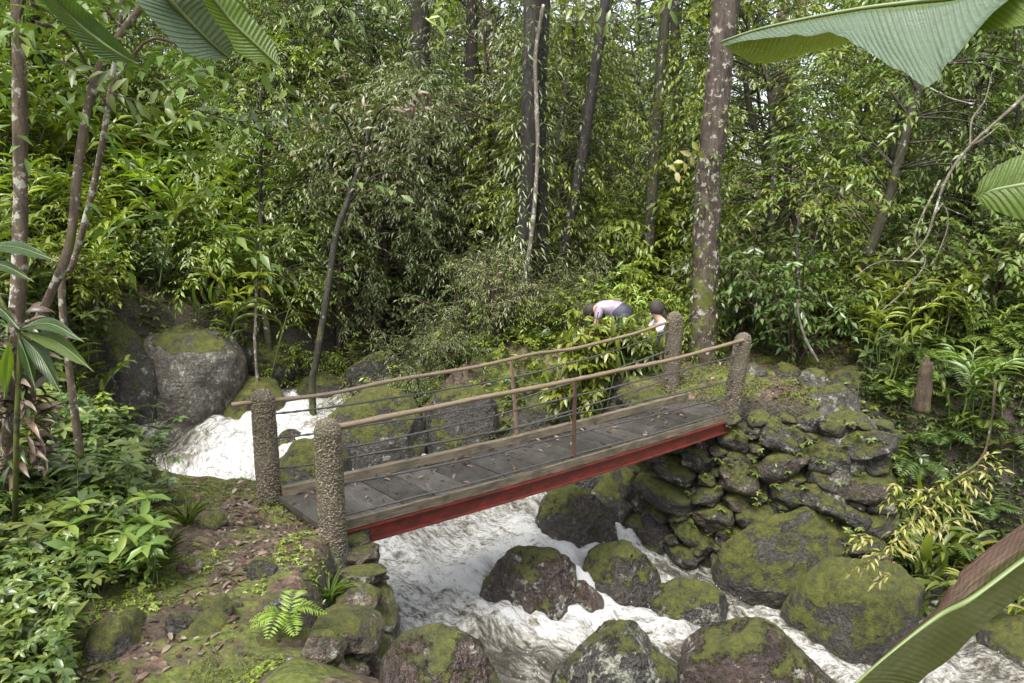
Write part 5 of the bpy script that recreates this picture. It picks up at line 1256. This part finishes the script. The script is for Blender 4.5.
def grass(seed, n, H, mat=None):
    rs = np.random.RandomState(seed); root = empty('grass_tuft'); L = Leaves(); a = rs.rand(n) * 6.283
    L.add((np.stack([np.cos(a) * .03, np.sin(a) * .03, np.zeros(n)], 1), nrmz(np.stack([np.cos(a) * .5, np.sin(a) * .5, rs.uniform(.6, 1.6, n)], 1)), nrmz(np.stack([-np.cos(a), -np.sin(a), np.full(n, .8)], 1)), H * rs.uniform(.6, 1.1, n), np.full(n, .009)))
    link('blades', L.mesh('blades', 'strap', mat or G_mid, 1.3), root); return root
for i, (px, py, lb) in enumerate(((166, 556, 'grass tuft at the left edge of the mossy path'), (152, 580, 'grass tuft beside the herbs just above the mossy block'), (188, 528, 'small grass tuft at the head of the path below the white water'), (330, 610, 'small grass tuft on the abutment above the young fern'))):
    p = GP(px, py); o = grass(300 + i, 46, .22); o.location = [float(c) for c in p]; tag(o, lb, 'grass')
# spray of pale yellow leaves over the dark bank
line = [(996, 380, 6.3), (990, 430, 6.3), (980, 460, 6.25), (951, 482, 6.2), (934, 496, 6.2), (920, 513, 6.2), (906, 531, 6.15), (888, 548, 6.15), (864, 564, 6.1)]
P = px_line(line); o0 = P[0]; rt = empty('yellow_leaved_branch', o0); m = MB(); L = Leaves(); rs = np.random.RandomState(77)
m.add(*tube(P - o0, np.linspace(.014, .004, len(P)), 6, True, .1))
for i in range(10, 40):
    for k in range(1 if i % 2 else 2):
        ax_ = nrmz(rs.normal(size=3) * [.8, .4, .5] + (P[min(39, i + 1)] - P[i]) * 3)
        L.add(spray(rs, P[i] - o0, ax_, .20 * rs.uniform(.6, 1.2), 6, .085, .024, .3, .8))
for (a, b) in (((951, 482, 6.2), (985, 470, 6.1)), ((934, 496, 6.2), (900, 486, 6.2)), ((951, 482, 6.2), (955, 520, 6.2)), ((920, 513, 6.2), (905, 500, 6.2)), ((888, 548, 6.15), (870, 535, 6.1)), ((888, 548, 6.15), (894, 575, 6.1))):
    Qb = spline([WY(*a), (WY(*a) + WY(*b)) / 2 + [0, 0, .02], WY(*b)], 8); m.add(*tube(Qb - o0, np.linspace(.006, .002, 8), 5))
    for q in (3, 5, 7, 7): L.add(spray(rs, Qb[q] - o0, nrmz(rs.normal(size=3) * [.8, .4, .5] + (Qb[-1] - Qb[0])), .18, 6, .085, .024, .3, .8))
m.build('bough', [B_brown], rt); link('leaves', L.mesh('leaves', 'lo', G_yell), rt); tag(rt, 'slanting branch with sprays of pale yellow leaves over the dark right bank', 'branch')
# sprays hanging in from above
def hanging(label, pts, mat, ll, lw, n, seed, name='leafy_twig'):
    P = px_line(pts); o0 = P[0]; rt = empty(name, o0); m = MB(); m.add(*tube(P - o0, np.linspace(.006, .002, len(P)), 5)); rs = np.random.RandomState(seed); L = Leaves()
    for i in np.linspace(2, 39, n).astype(int):
        t = nrmz(P[min(39, i + 1)] - P[i - 1]); sd_ = nrmz(np.cross(t, [0, 1., 0]))
        for s in (1, -1): L.add(((P[i] - o0)[None], nrmz(sd_ * s + t * .5 + rs.normal(size=3) * .35)[None], nrmz(np.array([[0, -1., .5]]) + rs.normal(size=(1, 3)) * .5), np.array([ll * rs.uniform(.8, 1.1)]), np.array([lw])))
    m.build('twig', [B_brown], rt); link('leaflets', L.mesh('leaflets', 'oval', mat), rt); tag(rt, label, 'branch')
hanging('pale green feather shaped leaf hanging in from the top edge left of the dark trunks', [(452, -22, 4.5), (446, 0, 4.5), (437, 26, 4.5)], G_lime, .075, .024, 7, 1)
hanging('leafy twig hanging at the top edge between the grey banana leaf and the feather leaf', [(395, -25, 4.8), (388, -5, 4.8), (378, 12, 4.8)], G_mid, .08, .026, 7, 2)
hanging('yellow leaved twig left of the thick reddish trunk', [(700, 150, 10.0), (688, 158, 10.0), (676, 172, 10.0)], G_yell, .16, .08, 4, 3)
hanging('reddish leaved twig over the dark thicket in the middle left', [(430, 92, 11.0), (418, 104, 11.0), (406, 112, 11.0)], G_dead, .14, .05, 6, 4)
hanging('dark leafy twig hanging across the left thin trunks', [(60, 60, 4.6), (110, 92, 4.6), (165, 108, 4.6)], G_mid, .12, .045, 9, 5)
hanging('leafy twig reaching over the pale liana at the top', [(560, 20, 9), (620, 22, 9), (670, 10, 9)], G_mid, .18, .06, 9, 6)
hanging('long leafy branch hanging across the left slope at mid height', [(190, 108, 6.5), (250, 122, 6.5), (330, 112, 6.5)], G_deep, .12, .05, 14, 8)

# ------------------------------------------------------------------ stuff: herbs, litter
def rosettes(rs, P, hmin, hmax, ll, lw, k, tilt=.3):
    n = len(P); h = rs.uniform(hmin, hmax, n); a0 = rs.rand(n) * 6.283
    a = (a0[:, None] + np.arange(k)[None] / k * 6.283 + rs.normal(size=(n, k)) * .25).ravel()
    base = np.repeat(P + np.stack([0 * h, 0 * h, h], 1), k, 0); tl = np.repeat(rs.normal(size=(n, 2)) * tilt, k, 0)
    d = nrmz(np.stack([np.cos(a), np.sin(a), rs.uniform(-.2, .35, n * k) - tl[:, 0] * np.cos(a) - tl[:, 1] * np.sin(a)], 1))
    u = nrmz(np.stack([tl[:, 0], tl[:, 1], np.ones(n * k)], 1) + rs.normal(size=(n * k, 3)) * .25)
    s = np.repeat(rs.uniform(.6, 1.2, n), k) * rs.uniform(.75, 1.15, n * k)
    return base, d, u, ll * s, lw * s
def stuff(name, label, cat, sets, tpl, mat, stems=None):
    L = Leaves(); [L.add(s) for s in sets]
    o = link(name, L.mesh(name, tpl, mat)); tag(o, label, cat, kind='stuff'); return o
def pick(n, xr, yr, ok, seed):
    rs = np.random.RandomState(seed); x = rs.uniform(*xr, n); y = rs.uniform(*yr, n); d, s, zw, hw, ar = chan(x, y); z = height(x, y)
    c, sn = math.cos(PITCH), math.sin(PITCH); Yc = y * c - (z - CAM_H) * sn; Zc = y * sn + (z - CAM_H) * c
    u = 512 + FPX * x / Yc; v = 341.5 - FPX * Zc / Yc
    m = ok(x, y, z, d - hw, s, u, v) & (u > -150) & (u < 1180)
    return np.stack([x, y, z], 1)[m], rs
path_x = lambda y: np.interp(y, [3.2, 4.0, 5.0, 5.7], [-2.05, -1.95, -1.85, -1.75])
def leftok(x, y, z, d, s, u, v): return (s < 0) & (d > .1) & (u < 146 + 20 * sst(500, 540, v) - np.maximum(0, v - 560) * .30 + 14 * noise2(x * 3, y * 3) * 2) & ~((u > 76) & (u < 158) & (v > 596))
P, rs = pick(34000, (-8, -1.4), (3.0, 10), leftok, 1)
P = P[fbm2(P[:, 0] * 1.3, P[:, 1] * 1.3, 3) > -.42]
h = len(P) // 3
stuff('undergrowth', 'tangle of small green herbs covering the near left bank', 'undergrowth', [rosettes(rs, P[:h], .10, .40, .070, .030, 5), rosettes(rs, P[h:2 * h], .02, .28, .050, .023, 5)], 'oval', G_mid)
stuff('undergrowth', 'darker herbs woven through the tangle on the near left bank', 'undergrowth', [rosettes(rs, P[2 * h:], .03, .36, .065, .028, 5)], 'oval', G_deep)
P, rs = pick(60000, (-14, 12), (7, 19), lambda x, y, z, d, s, u, v: (s > 0) & (d > .25) & ~((x > 1.8) & (x < 4.4) & (y < 10.3)) & (fbm2(x * .9, y * .9, 3) > -.15), 2)
h = len(P) // 2
stuff('ground_cover', 'small leaved ground cover on the far banks and slopes', 'ground cover', [rosettes(rs, P[:h], .02, .25, .10, .04, 5)], 'lo', G_lime)
stuff('ground_cover', 'darker ground cover plants on the far banks and slopes', 'ground cover', [rosettes(rs, P[h:], .02, .30, .11, .04, 5)], 'lo', G_deep)
P, rs = pick(9000, (-3.2, 1), (3.2, 6.4), lambda x, y, z, d, s, u, v: (x < -1.1) & (fbm2(x * 3, y * 3, 3) > .18) & (abs(x - path_x(y)) > .18) & (d > .1), 3)
stuff('ground_cover', 'scattered tiny green seedlings on the mossy ground by the path', 'ground cover', [rosettes(rs, P, .0, .03, .028, .013, 4)], 'lo', G_lime)
P, rs = pick(9000, (-12, -3.4), (7.5, 14), lambda x, y, z, d, s, u, v: (s < 0) & (d > .2) & (u < 170), 12)
stuff('ground_cover', 'leafy ground cover on the left bank behind the thin trunks', 'ground cover', [rosettes(rs, P, .02, .35, .12, .05, 5)], 'oval', G_mid)
P, rs = pick(9000, (3.2, 8), (6.2, 9.6), lambda x, y, z, d, s, u, v: (s > 0) & (d > .15) & (u > 850), 13)
stuff('ground_cover', 'dark low plants on the shaded right bank under the stump', 'ground cover', [rosettes(rs, P, .01, .18, .08, .035, 5)], 'oval', G_deep)
def tufts(P, rs, l, w):
    n = len(P); a = rs.rand(n) * 6.283
    return (P - [0, 0, .003], nrmz(np.stack([np.cos(a) * .7, np.sin(a) * .7, rs.uniform(.3, 1.2, n)], 1)), nrmz(np.stack([-np.cos(a), -np.sin(a), np.full(n, .8)], 1)), l * rs.uniform(.5, 1.2, n), np.full(n, w))
M_mossb = leaf_mat('moss_tip', [(0.045, 0.058, 0.010), (0.085, 0.10, 0.014), (0.12, 0.135, 0.018), (0.06, 0.07, 0.012)], .3, .7)
P, rs = pick(150000, (-3.4, -1.0), (3.2, 6.3), lambda x, y, z, d, s, u, v: (d > -.3) & (v < 720) & (fbm2(x * 2.1, y * 2.1, 4) + .25 * noise2(x * 9, y * 9) > -.02) & (np.abs(x - path_x(y)) > .12), 21)
stuff('moss', 'cushions of olive moss on the near left bank', 'moss', [tufts(P, rs, .020, .006)], 'lo', M_mossb)
P, rs = pick(60000, (1.9, 6), (8.0, 10.6), lambda x, y, z, d, s, u, v: (s > 0) & (d > .3) & (fbm2(x * 2.1, y * 2.1, 4) > -.05), 22)
stuff('moss', 'cushions of olive moss on the right bank path', 'moss', [tufts(P, rs, .03, .012)], 'lo', M_mossb)
P, rs = pick(900, (-3.2, -1.1), (3.3, 6.2), lambda x, y, z, d, s, u, v: (d > .05) & (x < -1.15), 23)
m = MB(); V0, F0 = ico(2)
for p in P[:420]: m.add((V0 * (1 + .3 * noise3(V0 * 1.5 + rs.rand() * 40))[:, None]) * rs.uniform(.008, .03) * np.array([1, rs.uniform(.6, 1), .6]) + p, F0)
tag(m.build('pebbles', [M_rock_dry]), 'small pebbles bedded in the near left path', 'pebbles', kind='stuff')
m = MB()
for p in P[420:520]:
    a = rs.rand() * 6.28; l = rs.uniform(.05, .22); e = p + [math.cos(a) * l, math.sin(a) * l, 0]; e[2] = gz(e[0], e[1]) + .008
    m.add(*tube(spline([p + [0, 0, .008], (p + e) / 2 + [0, rs.normal() * .012, .014], e], 6), rs.uniform(.002, .005), 5))
tag(m.build('fallen_twigs', [B_brown]), 'broken twigs lying on the near left path', 'twigs', kind='stuff')
rs = np.random.RandomState(31); PW = spline([(1.6, 9.35, 0), (2.2, 8.55, 0), (2.9, 8.28, 0), (3.6, 8.1, 0), (4.3, 7.85, 0)], 50); ii = rs.randint(0, 50, 150); zz_ = rs.uniform(-1.5, .05, 150)
Pf = PW[ii] + np.stack([rs.normal(size=150) * .04, -.10 - .13 * (0 - zz_), zz_], 1)
stuff('ground_cover', 'small plants rooted in the joints of the rubble wall', 'ground cover', [rosettes(rs, Pf, .0, .05, .06, .024, 6)], 'oval', G_mid)
# fallen leaves
def litter(P, rs, lmin, lmax): 
    n = len(P); l = rs.uniform(lmin, lmax, n); return (P + np.stack([0 * l, 0 * l, rs.uniform(.004, .02, n)], 1), nrmz(np.stack([rs.normal(size=n), rs.normal(size=n), rs.normal(size=n) * .12], 1)), nrmz(np.stack([rs.normal(size=n) * .3, rs.normal(size=n) * .3, np.ones(n)], 1)), l, l * rs.uniform(.3, .5, n))
P, rs = pick(15000, (-3.6, -1.0), (3.2, 6.3), lambda x, y, z, d, s, u, v: (x < -1.15) & (d > .05) & (np.abs(x - path_x(y)) + .35 * fbm2(x * 3, y * 3, 3) < .22 + .30 * sst(4.6, 5.6, y)), 4)
sel = rs.rand(len(P)) < .17; P = P[sel]
stuff('fallen_leaves', 'brown fallen leaves strewn over the path to the bridge', 'fallen leaves', [litter(P, rs, .03, .085)], 'oval', G_dead)
P, rs = pick(9000, (1.9, 6.5), (7.6, 11), lambda x, y, z, d, s, u, v: (s > 0) & (d > .6) & (rs_ok(x, y)), 5) if False else pick(5000, (1.9, 6.5), (8.0, 11.5), lambda x, y, z, d, s, u, v: (s > 0) & (d > .6) & (fbm2(x * 2, y * 2, 3) > -.1), 5)
stuff('fallen_leaves', 'brown fallen leaves lying on the mossy right bank path', 'fallen leaves', [litter(P[:2200], rs, .04, .09)], 'oval', G_dead)
rs = np.random.RandomState(6); PP = []
for i in range(150):
    t = 1 - abs(rs.normal()) * .3 if rs.rand() < .55 else rs.rand(); PP.append(dk(rs.rand(), min(.93, max(.05, t)), .004))
stuff('fallen_leaves', 'brown fallen leaves lying on the bridge deck mostly along its far kerb', 'fallen leaves', [litter(np.array(PP), rs, .04, .09)], 'oval', G_dead)

def flat_mat(name, a, b, sc=8, rough=.7):
    g = N(name); return g.done(g.principled(g.mix(g.ramp(g.noise(g.coord('Object'), sc, 3, .6), [(.4, 0), (.6, 1)]), a, b), rough))
# spray thrown up where the water hits the stones
rs = np.random.RandomState(19); V0, F0 = ico(1); m = MB()
for (c, w, dp), r_ in zip(ROCKPOS, ROCKS):
    d_, s_, zw_, hw_, a_ = chan([c[0]], [c[1]])
    if d_[0] > hw_[0] + .2 or c[1] > 9.6: continue
    for k in range(70):
        a = rs.rand() * 6.283; q = 1.02 + abs(rs.normal()) * .16; p = np.array([c[0] + math.cos(a) * w * .5 * q, c[1] + math.sin(a) * dp * .5 * q]); z = chan([p[0]], [p[1]])[2][0]
        m.add(V0 * rs.uniform(.002, .007) * np.array([1, 1, rs.uniform(.7, 1.6)]) + [p[0], p[1], z + .06 + abs(rs.normal()) * .07], F0)
M_spray = flat_mat('spray_water', (0.45, 0.45, 0.44), (0.38, 0.38, 0.37)); tag(m.build('water_spray', [M_spray]), 'white drops of spray thrown up around the stones in the rapids', 'spray', kind='stuff')

# ------------------------------------------------------------------ the two people beyond the bridge
M_skin = flat_mat('skin', (0.42, 0.25, 0.17), (0.36, 0.21, 0.14)); M_hair = flat_mat('dark_hair', (0.012, 0.009, 0.008), (0.03, 0.02, 0.015), 30, .8)
M_lav = flat_mat('lavender_cloth', (0.20, 0.12, 0.21), (0.36, 0.29, 0.36), 5); M_navy = flat_mat('dark_cloth', (0.018, 0.02, 0.03), (0.03, 0.032, 0.045)); M_white = flat_mat('white_cloth', (0.5, 0.46, 0.46), (0.38, 0.32, 0.34))
def skin_mesh(name, joints, edges, mat, parent, root_i=0, sub=2):
    me = bpy.data.meshes.new(name); me.from_pydata([j[0] for j in joints], edges, []); o = bpy.data.objects.new(name, me); COL.objects.link(o)
    sk = o.modifiers.new('s', 'SKIN'); 
    for v, j in zip(me.skin_vertices[0].data, joints): v.radius = (j[1], j[1] if len(j) < 3 else j[2])
    me.skin_vertices[0].data[root_i].use_root = True
    sb = o.modifiers.new('d', 'SUBSURF'); sb.levels = sub; sb.render_levels = sub
    dg = bpy.context.evaluated_depsgraph_get(); m2 = bpy.data.meshes.new_from_object(o.evaluated_get(dg)); m2.name = name
    bpy.data.objects.remove(o); m2.materials.clear(); m2.materials.append(mat)
    for p in m2.polygons: p.use_smooth = True
    return link(name, m2, parent)
def person(loc, rz, J, shirt, pants, hairlen, label, arms_bare=.5):
    root = empty('person', loc, rz)
    names = ['pelvis', 'waist', 'chest', 'neck', 'head', 'crown', 'shL', 'elL', 'haL', 'shR', 'elR', 'haR', 'hipL', 'knL', 'anL', 'toL', 'hipR', 'knR', 'anR', 'toR']
    rad = dict(pelvis=.115, waist=.10, chest=.12, neck=.052, head=.085, crown=.075, shL=.05, elL=.038, haL=.026, shR=.05, elR=.038, haR=.026, hipL=.078, knL=.052, anL=.036, toL=.03, hipR=.078, knR=.052, anR=.036, toR=.03)
    E_ = [('pelvis', 'waist'), ('waist', 'chest'), ('chest', 'neck'), ('neck', 'head'), ('head', 'crown'), ('chest', 'shL'), ('shL', 'elL'), ('elL', 'haL'), ('chest', 'shR'), ('shR', 'elR'), ('elR', 'haR'), ('pelvis', 'hipL'), ('hipL', 'knL'), ('knL', 'anL'), ('anL', 'toL'), ('pelvis', 'hipR'), ('hipR', 'knR'), ('knR', 'anR'), ('anR', 'toR')]
    jo = [(J[n], rad[n]) for n in names]; ed = [(names.index(a), names.index(b)) for a, b in E_]
    # fingers: four and a thumb on each hand
    for h, e in (('haL', 'elL'), ('haR', 'elR')):
        H = np.array(J[h]); d = nrmz(H - np.array(J[e])); s = nrmz(np.cross(d, [0.3, 0.2, 1.])); hi = names.index(h)
        palm = len(jo); jo.append((tuple(H + d * .05), .028)); ed.append((hi, palm))
        for k in range(4):
            l = (.065, .075, .07, .055)[k]; a = len(jo); jo.append((tuple(H + d * .09 + s * (k - 1.5) * .019), .009)); jo.append((tuple(H + d * (.09 + l * .9) + s * (k - 1.5) * .021 + np.array([0, 0, -.015])), .007)); ed += [(palm, a), (a, a + 1)]
        a = len(jo); jo.append((tuple(H + d * .055 + s * .045), .010)); jo.append((tuple(H + d * .09 + s * .055), .008)); ed += [(palm, a), (a, a + 1)]
    skin_mesh('body', jo, ed, M_skin, root, 0)
    sl = {k: np.array(J[k]) for k in J}
    def mixj(a, b, f): return tuple(sl[a] * (1 - f) + sl[b] * f)
    sj = [(J['waist'], .145), (J['chest'], .152), (mixj('chest', 'neck', .55), .085), (J['shL'], .068), (mixj('shL', 'elL', .8), .058), (J['shR'], .068), (mixj('shR', 'elR', .8), .058), (J['pelvis'], .150)]
    skin_mesh('shirt', sj, [(0, 1), (1, 2), (1, 3), (3, 4), (1, 5), (5, 6), (0, 7)], shirt, root, 1)
    V0, F0 = ico(3); m = MB(); pw = sl['pelvis'] * .8 + sl['waist'] * .2; m.add(V0 * np.array([.165, .165, .15]) + pw, F0)
    for q in 'LR': m.add(*tube(spline([pw, sl['hip' + q], sl['kn' + q], sl['kn' + q] * .1 + sl['an' + q] * .9], 16), np.interp(np.arange(16), [0, 5, 10, 15], [.12, .105, .075, .06]), 14, True, .05, 3))
    m.build('trousers', [pants], root)
    nk = sl['neck']; hd = sl['head']; cr = sl['crown']; ax_ = nrmz(cr - nk); fw = nrmz(np.array(J['face']) - ax_ * np.dot(J['face'], ax_))
    sd0 = np.cross(ax_, fw); B_ = np.stack([fw, sd0, ax_]); m = MB()
    H0 = V0 * np.array([.105, .092, .118]) * (1 + .05 * noise3(V0 * 6))[:, None]; H0[:, 0] -= .028; H0[:, 2] += .03; m.add(H0 @ B_ + hd, F0)
    if hairlen > .1:
        T0 = V0 * np.array([.05, .075, .12]); T0[:, 0] -= .085; T0[:, 2] -= .08; m.add(T0 @ B_ + hd, F0)
    m.build('hair', [M_hair], root)
    # face: eyes, nose, mouth on the visible side of the head
    c = hd + fw * .085; sd_ = np.cross(ax_, fw); V0, F0 = ico(2); m = MB()
    for s in (1, -1): m.add(V0 * .012 + c + sd_ * s * .032 + ax_ * .02, F0)
    m.build('eyes', [M_hair], root); m = MB(); m.add(V0 * np.array([.014, .018, .018]) + c + fw * .008 - ax_ * .012, F0); m.build('nose', [M_skin], root)
    m = MB(); m.add(V0 * np.array([.02, .008, .006]) + c - ax_ * .048, F0); m.build('mouth', [M_lav], root)
    tag(root, label, 'person'); return root
a_loc = WY(622, 330, 10.5); a_loc[2] = gz(a_loc[0], a_loc[1])
gzh = float(WY(617, 316, 10.5)[2] - a_loc[2])         # hip height from the photo
s = gzh / .86
def J_bend(s):
    J = dict(pelvis=(0, 0, .86), waist=(-.12, .06, .97), chest=(-.30, .16, 1.02), neck=(-.42, .23, .95), head=(-.50, .28, .88), crown=(-.57, .32, .82),
             shL=(-.30, .33, .98), elL=(-.36, .37, .70), haL=(-.44, .36, .48), shR=(-.40, .02, .98), elR=(-.46, .04, .70), haR=(-.55, .10, .48),
             hipL=(.02, .10, .80), knL=(-.03, .14, .44), anL=(.06, .14, .07), toL=(-.10, .17, .03), hipR=(.0, -.10, .80), knR=(-.08, -.10, .44), anR=(.02, -.10, .07), toR=(-.14, -.08, .03))
    J = {k: tuple(np.array(v) * s) for k, v in J.items()}; J['face'] = np.array([-.3, .15, -1.]); return J
person(a_loc, 0.0, J_bend(min(1.15, max(.8, s))), M_lav, M_navy, .05, 'person in a lavender shirt and dark trousers bending forward beyond the bridge')
b_loc = WY(662, 330, 10.3); b_loc[2] = gz(b_loc[0], b_loc[1]); s = float(WY(660, 305, 10.3)[2] - b_loc[2]) / .98
J = dict(pelvis=(0.12, 0, .28), waist=(.08, 0, .42), chest=(-.02, 0, .62), neck=(-.08, 0, .78), head=(-.12, 0, .88), crown=(-.14, 0, .97),
         shL=(-.0, .17, .70), elL=(-.20, .18, .52), haL=(-.38, .10, .48), shR=(-.0, -.17, .70), elR=(-.20, -.18, .52), haR=(-.38, -.08, .50),
         hipL=(.08, .10, .26), knL=(-.30, .14, .44), anL=(-.16, .13, .07), toL=(-.32, .14, .03), hipR=(.08, -.10, .26), knR=(-.30, -.14, .44), anR=(-.16, -.13, .07), toR=(-.32, -.14, .03))
s = min(1.25, max(.8, s)); J = {k: tuple(np.array(v) * s) for k, v in J.items()}; J['face'] = np.array([-1., -.2, -.4])
person(b_loc, 0.15, J, M_white, M_navy, .16, 'dark haired person in white top and dark trousers squatting left of the darker post')

# identical labels inside a kind: tell them apart by distance
from collections import defaultdict
_same = defaultdict(list)
for o in list(COL.objects):
    if o.parent is None and 'label' in o and o.get('kind') is None: _same[o['label']].append(o)
for l_, os_ in _same.items():
    if len(os_) < 2: continue
    os_.sort(key=lambda o: o.location.y)
    w_ = {2: ['nearer', 'farther'], 3: ['nearest', 'middle', 'farthest']}.get(len(os_))
    if w_ is None: w_ = (['nearest', 'second nearest', 'third nearest', 'fourth nearest', 'fifth nearest', 'sixth nearest'] + ['remote'] * 50)[:len(os_) - 1] + ['farthest']
    for o, w in zip(os_, w_): 
        nl_ = w + ' ' + l_
        o['label'] = nl_ if len(nl_.split()) <= 16 else w + ' ' + re.sub('^(small|large) ', '', l_).replace(' far ', ' ')
for o in COL.objects:
    if o.parent is None and 'label' in o and len(o['label'].split()) > 16: o['label'] = re.sub(' (small|large|far|fresh) ', ' ', re.sub(' (small|large|far) ', ' ', ' ' + o['label'])).strip()
